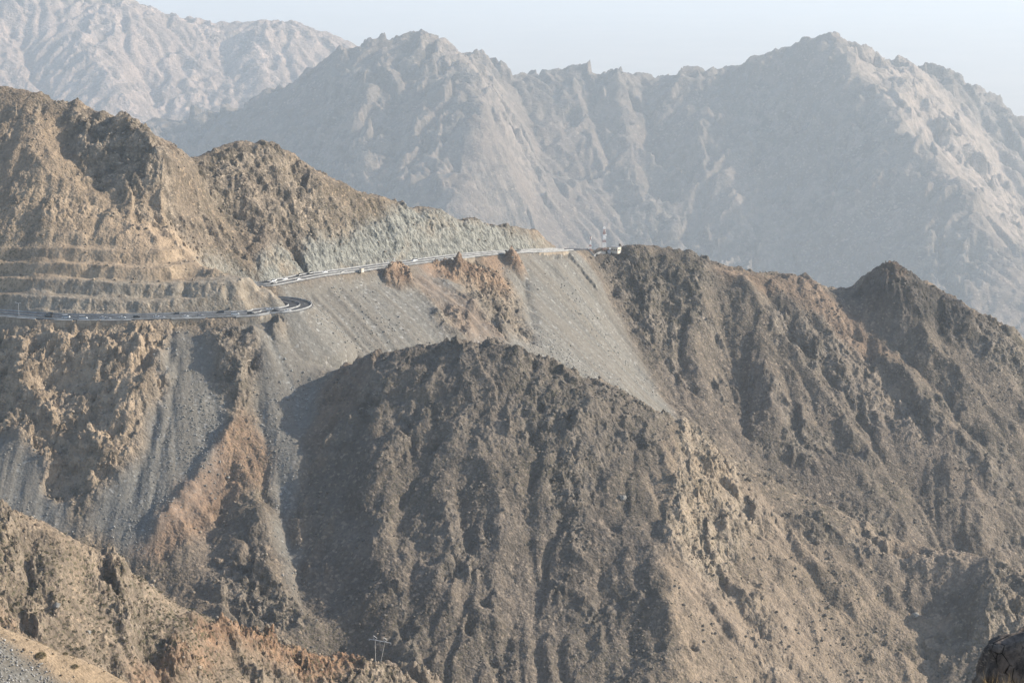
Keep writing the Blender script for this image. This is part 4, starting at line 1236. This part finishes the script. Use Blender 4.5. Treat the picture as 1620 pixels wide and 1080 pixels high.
# ------------------------------------------------------------------ street lamp, hut, posts, tank by the road
c, ang = road_point(run_at(38, False), -8.3)
lamp = thing('street_lamp', 'tall thin street lamp at the left end of the lower road', 'street lamp', c, ang)
bm = bmesh.new(); add_bar(bm, (0, 0, .9), (0, 0, 9.6), .16, .09, 8); mesh_obj('pole', bm, M_STEEL, lamp)
bm = bmesh.new(); add_bar(bm, (-1.9, 0, 9.9), (0, 0, 9.5), .07, .07, 6); add_bar(bm, (1.0, 0, 9.75), (0, 0, 9.5), .07, .07, 6); mesh_obj('arm', bm, M_STEEL, lamp)
for sx, zz_ in ((-2.2, 9.9), (1.2, 9.76)):
    bm = bmesh.new(); add_box(bm, (sx, 0, zz_), (.9, .32, .16), 0, .04); mesh_obj('lamp_head', bm, M_WHITEP, lamp)

M_PLASTER = plain('cream_plaster', (.60, .53, .42), .85, .2, 2.0)
c, ang = road_point(run_at(558, True), -10.2)
hut = thing('concrete_hut', 'small pale concrete hut on the valley edge of the upper road', 'hut', (c.x, c.y, c.z - .3), ang)
bm = bmesh.new(); add_box(bm, (0, 0, 1.6), (2.6, 2.4, 3.2), 0, .03); mesh_obj('wall', bm, M_PLASTER, hut)
bm = bmesh.new(); add_box(bm, (0, 0, 3.32), (3.0, 2.8, .22), 0, .03); mesh_obj('roof', bm, M_BARRIER, hut)
bm = bmesh.new(); add_box(bm, (.2, -1.22, 1.1), (.8, .06, 2.0)); mesh_obj('door', bm, M_STEEL, hut)
for u, w_ in ((628, 'left'), (637, 'right')):
    c, ang = road_point(run_at(u, True), 9.0)
    t = thing('marker_post', f'white marker post by the upper road beyond the brown mound, {w_} of two', 'post', (c.x, c.y, c.z - .3), ang, 'white posts beside the upper road')
    bm = bmesh.new(); add_bar(bm, (0, 0, 0), (0, 0, 3.4), .22, .20, 8); mesh_obj('post', bm, M_WHITEP, t)
    bm = bmesh.new(); add_box(bm, (0, -.05, 3.55), (.6, .12, .5), 0, .03); mesh_obj('reflector', bm, M_REDP, t)

# ------------------------------------------------------------------ masts and station on the saddle
def mast(loc, H_, w0, w1, bands, label, dishes, panels):
    root = thing('lattice_mast', label, 'radio mast', loc, R(24), 'red and white lattice masts on the saddle')
    nb = len(bands)
    for k, m in enumerate(bands):
        z0 = H_ * k / nb; z1 = H_ * (k + 1) / nb
        bm = bmesh.new()
        wa = w0 + (w1 - w0) * k / nb; wb = w0 + (w1 - w0) * (k + 1) / nb
        ca = [(sx * wa / 2, sy * wa / 2, z0) for sx, sy in ((-1, -1), (1, -1), (1, 1), (-1, 1))]
        cb = [(sx * wb / 2, sy * wb / 2, z1) for sx, sy in ((-1, -1), (1, -1), (1, 1), (-1, 1))]
        for j in range(4):
            add_bar(bm, ca[j], cb[j], .10, .10, 5)
            add_bar(bm, ca[j], cb[(j + 1) % 4], .05, .05, 4); add_bar(bm, ca[(j + 1) % 4], cb[j], .05, .05, 4)
            add_bar(bm, cb[j], cb[(j + 1) % 4], .07, .07, 4)
        mesh_obj('lattice_section', bm, m, root)
    bm = bmesh.new(); add_bar(bm, (0, 0, H_), (0, 0, H_ + 1.8), .06, .03, 5); mesh_obj('spike', bm, M_STEEL, root)
    for (x, y, z, r) in dishes:
        bm = bmesh.new(); add_bar(bm, (x, y, z), (x * 1.2, y * 1.2 - .25, z), r, r * .75, 14); mesh_obj('dish_antenna', bm, M_WHITEP, root)
    for (x, y, z) in panels:
        bm = bmesh.new(); add_box(bm, (x, y, z), (.34, .22, 2.1), math.atan2(y, x), .03); add_bar(bm, (x * .5, y * .5, z), (x, y, z), .05, .05, 4); mesh_obj('panel_antenna', bm, M_WHITEP, root)
    return root
def on_ground(u, v, Y, dz=0.0):
    x, y, z = P(u, v, Y)
    return (x, y, gz(x, y) + dz)
W_, R_ = M_WHITEP, M_REDP
sx, sy, sz = on_ground(956, 390, 1907)
mast((sx, sy, sz - .4), 20.5, 2.6, 1.3, [R_, W_, W_, R_, W_, W_, R_, R_, W_], 'taller red and white lattice mast beside the cream building', [(-1.1, -.6, 19.6, .7), (1.0, -.7, 13.6, .6), (-.9, -.8, 12.4, .5)], [(-1.1, .4, 17.2), (1.1, .2, 17.2), (.2, -1.1, 17.0), (1.2, -.3, 14.9)])
sx, sy, sz = on_ground(934, 391, 1903)
mast((sx, sy, sz - .4), 12.0, 1.4, .8, [R_, W_, R_, W_, W_, R_, R_], 'shorter slim red and white lattice mast above the road bend', [(-.6, -.5, 9.2, .45)], [(-.8, .2, 11.0), (.8, .1, 11.0), (.1, -.8, 10.8)])
# station building
bx, by, bz = on_ground(974.5, 389, 1908)
bld = thing('station_building', 'small cream flat roofed building on the saddle right of the masts', 'building', (bx, by, bz - .5), R(-38))
bm = bmesh.new(); add_box(bm, (0, 0, 2.7), (7.2, 5.2, 5.4), 0, .04); mesh_obj('wall', bm, M_PLASTER, bld)
bm = bmesh.new(); add_box(bm, (0, 0, 5.52), (7.7, 5.7, .24), 0, .03); mesh_obj('roof', bm, M_BARRIER, bld)
for y in (-1.4, .6):
    w_ = None
    bm = bmesh.new(); add_box(bm, (3.62, y, 3.2), (.08, 1.0, 1.2)); w_ = mesh_obj('window', bm, M_GLASSD, bld)
for x in (-2.2, 0, 2.2):
    bm = bmesh.new(); add_box(bm, (x, -2.62, 3.1), (1.1, .08, 1.2)); mesh_obj('window', bm, M_GLASSD, bld)
bm = bmesh.new(); add_box(bm, (3.63, 2.0, 1.5), (.08, .9, 2.2)); mesh_obj('door', bm, M_STEEL, bld)
ex, ey, ez = on_ground(963.5, 390, 1905)
cab = thing('equipment_cabinet', 'grey equipment cabinet with dish between taller mast and cream building', 'cabinet', (ex, ey, ez - .2), R(-20))
bm = bmesh.new(); add_box(bm, (0, 0, 1.2), (2.6, 1.6, 2.4), 0, .05); mesh_obj('cabinet_body', bm, M_STEEL, cab)
bm = bmesh.new(); add_bar(bm, (.8, 0, 2.4), (.8, 0, 4.2), .08, .08, 6); mesh_obj('pole', bm, M_STEEL, cab)
bm = bmesh.new(); add_bar(bm, (.8, -.2, 4.1), (.6, -.7, 4.3), .9, .5, 14); mesh_obj('dish_antenna', bm, M_WHITEP, cab)
# compound wall
pts_ = [on_ground(u, 391, Y) for u, Y in ((928, 1898), (933, 1896), (940, 1896), (945, 1899), (951, 1902), (958, 1903))]
bm = bmesh.new()
for a_, b_ in zip(pts_[:-1], pts_[1:]):
    a3 = Vector(a_); b3 = Vector(b_)
    for z in (0,):
        q = [bm.verts.new(v) for v in (a3 + Vector((0, -.15, -1)), b3 + Vector((0, -.15, -1)), b3 + Vector((0, -.15, 1.9)), a3 + Vector((0, -.15, 1.9)), a3 + Vector((0, .15, -1)), b3 + Vector((0, .15, -1)), b3 + Vector((0, .15, 1.9)), a3 + Vector((0, .15, 1.9)))]
        for f in ((0, 1, 2, 3), (5, 4, 7, 6), (3, 2, 6, 7), (0, 4, 5, 1), (0, 3, 7, 4), (1, 5, 6, 2)): bm.faces.new([q[k] for k in f])
tag(mesh_obj('compound_wall', bm, M_BARRIER), 'low pale compound wall at the foot of the two masts', 'wall')

# ------------------------------------------------------------------ power pole on the near hill
px, py, _ = P(594, 1046, 1026)
M_WOOD = plain('grey_pole_timber', (.40, .37, .32), .85, .3, 1.0)
M_INS = plain('insulator_glaze', (.30, .28, .26), .4, .2, 1.0)
pole = thing('power_pole', 'H frame power pole with sloping crossarm on the near hill', 'power pole', (px, py, gz(px, py)), R(4))
bm = bmesh.new(); add_bar(bm, (0, 0, -.8), (0, 0, 10.4), .15, .11, 8); mesh_obj('leg', bm, M_WOOD, pole)
bm = bmesh.new(); add_bar(bm, (2.5, 1.0, -.8), (4.7, .4, 9.6), .15, .11, 8); mesh_obj('leg', bm, M_WOOD, pole)
bm = bmesh.new(); add_bar(bm, (-3.0, .1, 11.2), (7.6, .3, 8.8), .14, .14, 6); mesh_obj('crossarm', bm, M_STEEL, pole)
for xb, zb in ((0, 10.5), (4.75, 9.45)):
    bm = bmesh.new()
    add_bar(bm, (xb - .7, .1, zb + .2), (xb - .7, .1, zb + 2.3), .08, .08, 5); add_bar(bm, (xb - .7, .1, zb + 2.3), (xb + .9, .1, zb + .9), .08, .08, 5); add_bar(bm, (xb - .7, .1, zb + .9), (xb + .9, .1, zb), .08, .08, 5)
    mesh_obj('bracket', bm, M_STEEL, pole)
for xb in (-2.8, 2.3, 7.4):
    zb = 11.2 - (xb + 3.0) * 2.4 / 10.6
    bm = bmesh.new()
    for k in range(4): add_bar(bm, (xb, .15, zb - .15 - k * .22), (xb, .15, zb - .27 - k * .22), .17, .10, 10)
    mesh_obj('insulator', bm, M_INS, pole)

# ------------------------------------------------------------------ boulders
from mathutils import noise as mnoise
def rock_bm(seed, r, sub=4, facets=13, rough=.10, flat=.8):
    rnd = random.Random(seed)
    bm = bmesh.new()
    bmesh.ops.create_icosphere(bm, subdivisions=sub, radius=1.0)
    planes = []
    for k in range(facets):
        d = Vector((rnd.gauss(0, 1), rnd.gauss(0, 1), rnd.gauss(0, 1))).normalized()
        planes.append((d, rnd.uniform(.68, .98)))
    off = Vector((rnd.uniform(0, 50), 0, 0))
    for v in bm.verts:
        n = v.co.normalized(); rr = 1.1
        for d, q in planes:
            c = n.dot(d)
            if c > 1e-3: rr = min(rr, q / c)
        rr *= 1 + rough * mnoise.fractal(n * 2.2 + off, 1.0, 2.0, 5)
        v.co = n * rr
    for v in bm.verts: v.co = Vector((v.co.x * r[0], v.co.y * r[1], v.co.z * r[2]))
    return bm

def rock_mat(name, dark, light, k=1.0):
    n = NT(name); p = n.obj()
    c = n.mix(n.ramp(n.noise(p, 1.1 * k, 6, .65, .6), .38, .62), dark, light)
    c = n.mix(n.ramp(n.noise(n.scale(p, (1, 1, 3)), .45 * k, 5, .7), .56, .70, 0, .7), c, tuple(min(1, q * 1.5) for q in light))
    c = n.mix(n.ramp(n.noise(p, .16 * k, 4, .7), .55, .72, 0, .6), c, tuple(q * .35 for q in dark))
    n.color(c)
    crack = n.ramp(n.vor(n.scale(p, (1, 1.2, .8)), .55 * k, 'DISTANCE_TO_EDGE'), .0, .035, 1, 0)
    crack = n.math('MULTIPLY', crack, n.ramp(n.noise(p, .9 * k, 3), .45, .6))
    c = n.mix(crack, c, (.012, .010, .009))
    c = n.mix(n.ramp(n.noise(p, .07 * k, 5, .75), .6, .7, 0, .55), c, (.34, .31, .25))
    n.color(c)
    b_ = n.n('ShaderNodeBump'); b_.inputs['Strength'].default_value = .8; b_.inputs['Distance'].default_value = .12 * k
    n.put(b_.inputs['Height'], n.math('SUBTRACT', n.noise(p, .35 * k, 8, .7), n.math('MULTIPLY', crack, .6))); n.t.links.new(b_.outputs[0], n.b.inputs['Normal'])
    return n.m
M_BOULD = rock_mat('brown_boulder', (.10, .075, .055), (.30, .235, .17), 2.0)
M_BOULDG = rock_mat('grey_boulder', (.16, .15, .13), (.36, .34, .30), 2.0)
M_BOULDN = rock_mat('dark_lichen_boulder', (.085, .068, .054), (.25, .19, .14), .8)
for (u, v, Ya, Yb, r, m, label, seed) in (
    (203, 188, 1600, 1700, (2.2, 2.0, 2.1), M_BOULD, 'single brown boulder perched on the crest at the top left', 5),
    (347, 889, 1250, 1400, (2.4, 2.2, 2.0), M_BOULD, 'squarish brown boulder low on the orange spur', 8),
    (341, 886, 1250, 1400, (1.3, 1.3, 1.5), M_BOULD, 'smaller boulder leaning on the squarish boulder of the orange spur', 15),
    (90, 955, 700, 1100, (1.6, 1.5, 1.3), M_BOULDG, 'pale boulder in the middle of the near shrubby hill', 11),
    (614, 1040, 960, 1080, (2.6, 2.0, 1.7), M_BOULD, 'round brown boulder just right of the power pole', 12),
    (623, 1042, 960, 1080, (1.7, 1.6, 1.3), M_BOULD, 'smaller brown boulder second to the right of the power pole', 14),
    (140, 1001, 700, 1100, (1.2, 1.1, 1.0), M_BOULDG, 'small pale boulder above the dry grass bank', 16),
    (985, 786, 1150, 1500, (2.2, 2.0, 1.9), M_BOULDG, 'pale boulder high on the right flank of the dark hill', 18),
    (1448, 972, 1150, 1500, (2.3, 2.0, 1.8), M_BOULDG, 'pale boulder low on the right flank of the dark hill', 19),
):
    hp = g.hit(H, u, v, Ya, Yb)
    o = mesh_obj('boulder', rock_bm(seed, r, 3), m, None, False)
    o.location = (hp[0], hp[1], gz(hp[0], hp[1]) + r[2] * .45)
    tag(o, label, 'boulder', 'single boulders lying on the slopes')
bp = P(1690, 1128, 60)
o = mesh_obj('boulder', rock_bm(33, (3.0, 2.1, 2.5), 6, 22, .12), M_BOULDN, None, True)
o.location = bp; o.rotation_euler = (0, R(8), R(20))
tag(o, 'big dark lichen stained boulder very near in the bottom right corner', 'boulder')

# ------------------------------------------------------------------ grassy bank in front, with the hillside under the viewer
C5 = []
for y in (4, 40, 110, 200, 300, 400, 440):
    for tx in (-.5, -.25, 0, .25, .5):
        C5.append((tx * y, y, -1.8 - .372 * y))
for tx in (-.5, -.1, .05, .25, .5):
    C5 += [(tx * 500, 500, -196), (tx * 600, 600, -262), (tx * 680, 680, -330)]
for u, v in ((-420, 800), (-250, 880), (-120, 940), (-50, 978), (0, 1001), (40, 1014), (85, 1031), (130, 1051), (185, 1080)):
    x, y, z = P(u, v, 480)
    C5 += [(x, y, z), (x, y + 4, z - .6), (x, y + 30, z - 19), (x, y + 90, z - 62)]
    C5 += chain(u, v, 480, ((u, v + 35, .5), (u, v + 80, .55)))[1:]
fit5 = rbf_fit(C5, .0002)
g5 = Grid(-360, 360, 3, 660, 2.0)
H5 = blur(g5.at(fit5(g5.X, g5.Y), g5.X, g5.Y), 1.0)
m_gravel = g5.poly(H5, ((-300, 960), (-60, 990), (0, 1016), (25, 1023), (55, 1042), (95, 1062), (150, 1092), (150, 1300), (-300, 1300)), 430, 500, feather=1.2, jag=2.5, size=9)
m_bank = np.clip(sstep(430, 452, g5.Y) * sstep(505, 488, g5.Y) - m_gravel, 0, 1)
def fg(x, y):
    h = g5.at(H5, x, y)
    return h + np.clip(y / 60, .1, 1) * (.9 * fbm(x, y, 22, 5, .55, 301) + .5 * (ridged(x, y, 9, 4, .55, 311) - .8) * sstep(420, 300, y))
xx, yy = polar_rows(fg, np.linspace(-.34, .34, 620), 6, 640, 620, 1.0, .2)
s5 = lambda a: g5.at(a, xx, yy)
M_FORE = terrain_material('near_stony_bank', k=.34, amp=.7, soil=(.16, .118, .078), tan=(.40, .295, .19))
zr5 = np.zeros_like(xx)
tag(sheet('foreground_bank', xx, yy, fg(xx, yy), M_FORE, {'ground_a': (zr5, s5(m_gravel), zr5), 'ground_b': (s5(m_bank) * .9, zr5, zr5 + .25), 'ground_c': (np.clip(.5 + .3 * fbm(xx * .3, yy, 3, 3, .5, 9), 0, 1), zr5, zr5), 'ground_d': (zr5, zr5, zr5)}), kind='structure')

# ------------------------------------------------------------------ scattered stones and bushes
def scatter_mesh(name, pos, size, proto_v, proto_f, mat, seed, squash=(.7, 1.1), sink=.25):
    """many small copies of a few prototypes joined as one uncountable thing"""
    r = np.random.RandomState(seed)
    n = len(pos); vs = []; fs = []; base = 0
    which = r.randint(0, len(proto_v), n)
    for k in range(len(proto_v)):
        ii = np.where(which == k)[0]
        if len(ii) == 0: continue
        pv = proto_v[k]; pf = proto_f[k]
        a = r.rand(len(ii)) * 2 * np.pi; ca, sa = np.cos(a), np.sin(a)
        sc = size[ii][:, None] * (squash[0] + (squash[1] - squash[0]) * r.rand(len(ii), 3))
        q = pv[None] * sc[:, None, :]
        x = q[..., 0] * ca[:, None] - q[..., 1] * sa[:, None]; y = q[..., 0] * sa[:, None] + q[..., 1] * ca[:, None]
        w = np.stack([x, y, q[..., 2]], -1) + pos[ii][:, None, :]
        w[..., 2] += (.5 - sink) * size[ii][:, None] * .6
        vs.append(w.reshape(-1, 3))
        fs.append((pf[None] + (base + np.arange(len(ii)) * len(pv))[:, None, None]).reshape(-1, pf.shape[1]))
        base += len(ii) * len(pv)
    V = np.concatenate(vs).astype(np.float32); Fc = np.concatenate(fs).astype(np.int32)
    me = bpy.data.meshes.new(name)
    m = Fc.shape[1]
    me.vertices.add(len(V)); me.loops.add(Fc.size); me.polygons.add(len(Fc))
    me.vertices.foreach_set('co', V.ravel()); me.loops.foreach_set('vertex_index', Fc.ravel())
    me.polygons.foreach_set('loop_start', np.arange(0, Fc.size, m, dtype=np.int32))
    me.update(calc_edges=True)
    return tag(link_mesh(name, me, mat), kind='stuff')

def rock_protos(n):
    pv, pf = [], []
    for k in range(n):
        bm = rock_bm(100 + k, (1, .85, .7), 1, 7, .12)
        bm.verts.ensure_lookup_table()
        pv.append(np.array([v.co[:] for v in bm.verts]) * .5); pf.append(np.array([[v.index for v in f.verts] for f in bm.faces])); bm.free()
    return pv, pf
def bush_protos(n, leaves=34):
    pv, pf = [], []
    for k in range(n):
        r = np.random.RandomState(700 + k)
        v = []
        for j in range(leaves):
            d = r.randn(3); d /= np.linalg.norm(d); d[2] = abs(d[2]) * .9
            c = d * (.25 + .25 * r.rand()) * np.array([1, 1, .75])
            a = r.randn(3); a /= np.linalg.norm(a); b_ = np.cross(d + .3 * r.randn(3), a); b_ /= np.linalg.norm(b_) + 1e-6
            s = .10 + .09 * r.rand()
            v += [c - a * s, c + b_ * s * .8, c + a * s]
        pv.append(np.array(v)); pf.append(np.arange(leaves * 3).reshape(-1, 3))
    return pv, pf
def island_mat(name, cols, rough=.95):
    n = NT(name)
    rnd_ = n.n('ShaderNodeNewGeometry').outputs['Random Per Island']
    cr = n.n('ShaderNodeValToRGB'); n.t.links.new(rnd_, cr.inputs[0])
    el = cr.color_ramp.elements
    el[0].position = 0; el[0].color = (*cols[0], 1); el[1].position = 1; el[1].color = (*cols[-1], 1)
    for k, c in enumerate(cols[1:-1]):
        e = el.new((k + 1) / (len(cols) - 1)); e.color = (*c, 1)
    n.color(n.mix(n.ramp(n.noise(n.pos(), .6, 3), .35, .7, 0, .35), cr.outputs[0], (.05, .042, .033)))
    n.b.inputs['Roughness'].default_value = rough
    return n.m
RP = rock_protos(8); BP = bush_protos(8)
def pick(n, weight, grid, hfun, seed, Ya, Yb, tmax=.27, dispz=0.0):
    """random ground points with a density given by a map"""
    r = np.random.RandomState(seed)
    Y_ = Ya + (Yb - Ya) * r.rand(n * 12); x = (r.rand(n * 12) * 2 - 1) * tmax * Y_
    w = grid.at(weight, x, Y_)
    ok = np.where(r.rand(n * 12) < w)[0][:n]
    x = x[ok]; y = Y_[ok]
    return np.stack([x, y, hfun(x, y) + dispz], -1)
def sizes(n, lo, hi, seed, p=2.6):
    r = np.random.RandomState(seed)
    return lo + (hi - lo) * r.rand(n) ** p
clear = sstep(11, 14, rd)
p_ = pick(9000, m_scree * clear * np.clip(.12 + 1.2 * fbm(g.X, g.Y, 70, 3, .5, 90), 0, 1), g, ground, 1, 1180, 1900)
scatter_mesh('scree_stones', p_, sizes(len(p_), .6, 2.3, 2, 3.5), *RP, island_mat('scree_stone', ((.16, .155, .138), (.20, .195, .175), (.25, .24, .215), (.34, .33, .30))), 3)
m_block = np.maximum.reduce([poly(((285, 600), (340, 610), (352, 740), (290, 815), (215, 865), (165, 830), (240, 740)), jag=8, feather=6),
                             poly(((425, 640), (475, 640), (470, 800), (478, 960), (450, 900), (430, 760)), jag=6, feather=5),
                             .8 * poly(((480, 480), (530, 500), (600, 560), (560, 580), (490, 520)), YA + 320, YB, jag=8, feather=6),
                             .7 * poly(((780, 540), (860, 520), (980, 600), (1060, 680), (960, 640)), YA + 320, YB, jag=8, feather=6)])
p_ = pick(15000, m_block * m_scree, g, ground, 31, 1180, 1900)
scatter_mesh('scree_blocks', p_, sizes(len(p_), .45, 1.7, 32, 3.0), *RP, island_mat('scree_block', ((.16, .155, .14), (.20, .195, .177), (.25, .245, .222), (.33, .32, .295))), 33)
w_rock = (1 - m_scree) * clear * (.06 + .94 * np.clip(.8 * m_rock + .9 * fbm(g.X, g.Y, 45, 4, .6, 88), 0, 1))
p_ = pick(13000, w_rock * np.clip(m_grey * 1.6, 0, 1), g, ground, 4, 1150, 2010)
scatter_mesh('grey_slope_stones', p_, sizes(len(p_), .6, 3.4, 5, 5), *RP, island_mat('grey_slope_stone', ((.075, .067, .056), (.11, .097, .08), (.14, .12, .098), (.19, .165, .13))), 6)
p_ = pick(13000, w_rock * np.clip(1 - m_grey * 1.6, 0, 1), g, ground, 34, 1150, 2010)
scatter_mesh('brown_slope_stones', p_, sizes(len(p_), .6, 3.4, 35, 5), *RP, island_mat('brown_slope_stone', ((.14, .11, .08), (.19, .15, .11), (.25, .20, .145), (.33, .27, .20))), 36)
p_ = pick(9000, (.3 + .7 * np.clip(m_rock + m_red * .8 + .4 * fbm(g.X, g.Y, 30, 3, .5, 89), 0, 1)), g, ground, 7, 760, 1110)
scatter_mesh('near_slope_stones', p_, sizes(len(p_), .4, 2.6, 8, 4.0), *RP, island_mat('near_slope_stone', ((.11, .08, .058), (.18, .14, .10), (.25, .20, .145), (.38, .31, .235))), 9)
GREENS = ((.050, .048, .024), (.075, .070, .036), (.105, .092, .050), (.14, .115, .065))
m_green = g.poly(BASE, ((110, 880), (200, 930), (420, 1015), (330, 1090), (60, 1090), (60, 960)), N0, N1, feather=8, jag=10)
p_ = pick(11000, np.clip(m_veg * .55 + .75 * m_green, 0, 1) * (1 - .8 * m_red), g, ground, 10, 740, 1110)
scatter_mesh('near_shrubs', p_, sizes(len(p_), .8, 2.4, 11, 2.2), *BP, island_mat('dry_shrub_leaves', ((.030, .031, .014), (.050, .048, .022), (.075, .068, .033), (.11, .092, .05))), 12, (.8, 1.3), .2)
p_ = pick(320, np.clip(m_veg, 0, 1) ** 2 * (1 - m_rock) * clear * np.clip(.1 + 1.5 * fbm(g.X, g.Y, 35, 3, .5, 91), 0, 1), g, ground, 13, 1150, 1960)
scatter_mesh('slope_shrubs', p_, sizes(len(p_), .5, 1.6, 14, 2.0), *BP, island_mat('slope_shrub_leaves', ((.08, .072, .045), (.11, .097, .06), (.15, .125, .08))), 15, (.8, 1.2), .2)
p_ = pick(9000, m_gravel, g5, fg, 16, 430, 500)
scatter_mesh('bank_gravel', p_, sizes(len(p_), .15, .8, 17, 3.5), *RP, island_mat('bank_stone', ((.12, .12, .11), (.22, .215, .20), (.34, .33, .31), (.50, .49, .46))), 18)
p_ = pick(1500, np.clip(m_bank, 0, 1) * (.3 + .7 * np.clip(.3 + 1.5 * fbm(g5.X, g5.Y, 14, 3, .5, 95), 0, 1)), g5, fg, 41, 430, 505)
scatter_mesh('bank_stones', p_, sizes(len(p_), .15, 1.3, 42, 5), *RP, island_mat('bank_brown_stone', ((.12, .085, .055), (.22, .165, .11), (.34, .28, .21))), 43)
p_ = pick(9000, m_bank * np.clip(.35 + 1.3 * fbm(g5.X, g5.Y, 10, 3, .5, 96), 0, 1), g5, fg, 19, 430, 505)
scatter_mesh('bank_grass', p_, sizes(len(p_), .25, .8, 20, 1.5), *bush_protos(6, 14), island_mat('dry_grass', ((.20, .15, .09), (.30, .225, .135), (.40, .31, .19), (.26, .19, .12))), 21, (.7, 1.4), .1)

# single bushes on the bank
def bush(u, v, Ya, Yb, r, label, seed, grid, hmap, hf, col):
    hp = grid.hit(hmap, u, v, Ya, Yb)
    z = float(hf(np.array([hp[0]]), np.array([hp[1]]))[0])
    root = thing('bush', label, 'bush', (hp[0], hp[1], z), 0, 'single bushes on the near slopes')
    rnd = random.Random(seed)
    bm = bmesh.new()
    for k in range(14):
        a = rnd.uniform(0, 6.28); e = rnd.uniform(.4, 1.3)
        add_bar(bm, (0, 0, -.15), (r * .75 * math.cos(a) * math.cos(e), r * .75 * math.sin(a) * math.cos(e), r * .8 * math.sin(e)), .03 * r, .01 * r, 4)
    mesh_obj('stem', bm, M_WOOD, root)
    bm = bmesh.new()
    for k in range(900):
        d = Vector((rnd.gauss(0, 1), rnd.gauss(0, 1), abs(rnd.gauss(0, 1)))).normalized()
        lump = 1 + .28 * mnoise.noise(d * 2.5 + Vector((seed, 0, 0)))
        c = Vector((d.x * r, d.y * r, d.z * r * .85)) * (rnd.uniform(.45, 1.0) ** .5) * lump
        s = rnd.uniform(.05, .12) * r
        a = Vector((rnd.gauss(0, 1), rnd.gauss(0, 1), rnd.gauss(0, 1))).normalized(); b_ = a.cross(Vector((rnd.gauss(0, 1), rnd.gauss(0, 1), rnd.gauss(0, 1))).normalized())
        bm.faces.new([bm.verts.new(c + q) for q in (-a * s, b_ * s, a * s)])
    mesh_obj('foliage', bm, col, root)
M_LEAF = island_mat('bush_leaves', ((.075, .066, .030), (.12, .10, .048), (.17, .14, .07)))
bush(64, 1030, 440, 520, 1.35, 'round olive bush on the tan bank at the bottom left', 1, g5, H5, fg, M_LEAF)
bush(103, 1032, 440, 520, .7, 'small green bush on the edge of the tan bank', 2, g5, H5, fg, M_LEAF)
bush(118, 1052, 440, 500, .9, 'low brownish bush near the lower end of the tan bank', 3, g5, H5, fg, M_LEAF)
bush(1142, 913, 1150, 1500, 1.7, 'single green bush on the right flank of the dark hill', 4, g, H, ground, M_LEAF)
# dry grass in front of the near boulder
def tuft(c, n, hgt, rad, seed):
    rnd = random.Random(seed); bm = bmesh.new()
    for k in range(n):
        a = rnd.uniform(0, 6.28); q = rad * rnd.random() ** .5
        b0 = Vector((c[0] + q * math.cos(a), c[1] + q * math.sin(a), c[2]))
        ln = hgt * rnd.uniform(.5, 1.0); dr = Vector((rnd.gauss(0, .35), rnd.gauss(0, .35), 1)).normalized(); sd = dr.cross(Vector((rnd.gauss(0, 1), rnd.gauss(0, 1), 0)).normalized()) * .007
        m = b0 + dr * ln * .55; t = b0 + dr * ln + Vector((dr.x, dr.y, -.15)) * ln * .35
        v = [bm.verts.new(w) for w in (b0 - sd, b0 + sd, m + sd * .7, m - sd * .7, t)]
        bm.faces.new(v[:4]); bm.faces.new((v[3], v[2], v[4]))
    return bm
gx_, gy_, gz_ = P(1592, 1100, 57.4)
o = mesh_obj('dry_grass_tuft', tuft((0, 0, 0), 420, 1.0, .65, 4), island_mat('straw', ((.20, .13, .06), (.32, .22, .10), (.42, .30, .15))))
o.location = (gx_, gy_, gz_ - .35)
tag(o, 'tuft of dry straw coloured grass in front of the near dark boulder', 'grass tuft')
# ------------------------------------------------------------------ haze
hz = NT('haze_air')
hz.t.nodes.remove(hz.b)
pv = hz.n('ShaderNodeVolumePrincipled')
pv.inputs['Color'].default_value = (.84, .925, .975, 1)
pv.inputs['Density'].default_value = HAZE_DENSITY
pv.inputs['Anisotropy'].default_value = .25
hz.t.links.new(pv.outputs[0], hz.out.inputs['Volume'])
bm = bmesh.new()
bmesh.ops.create_cube(bm, size=1.0)
for v in bm.verts:
    v.co = (v.co.x * 80000, 30000 + v.co.y * 74000, 60.0 if v.co.z > 0 else PLAIN_Z - 90)
me = bpy.data.meshes.new('haze'); bm.to_mesh(me); bm.free()
tag(link_mesh('haze', me, hz.m), kind='stuff')
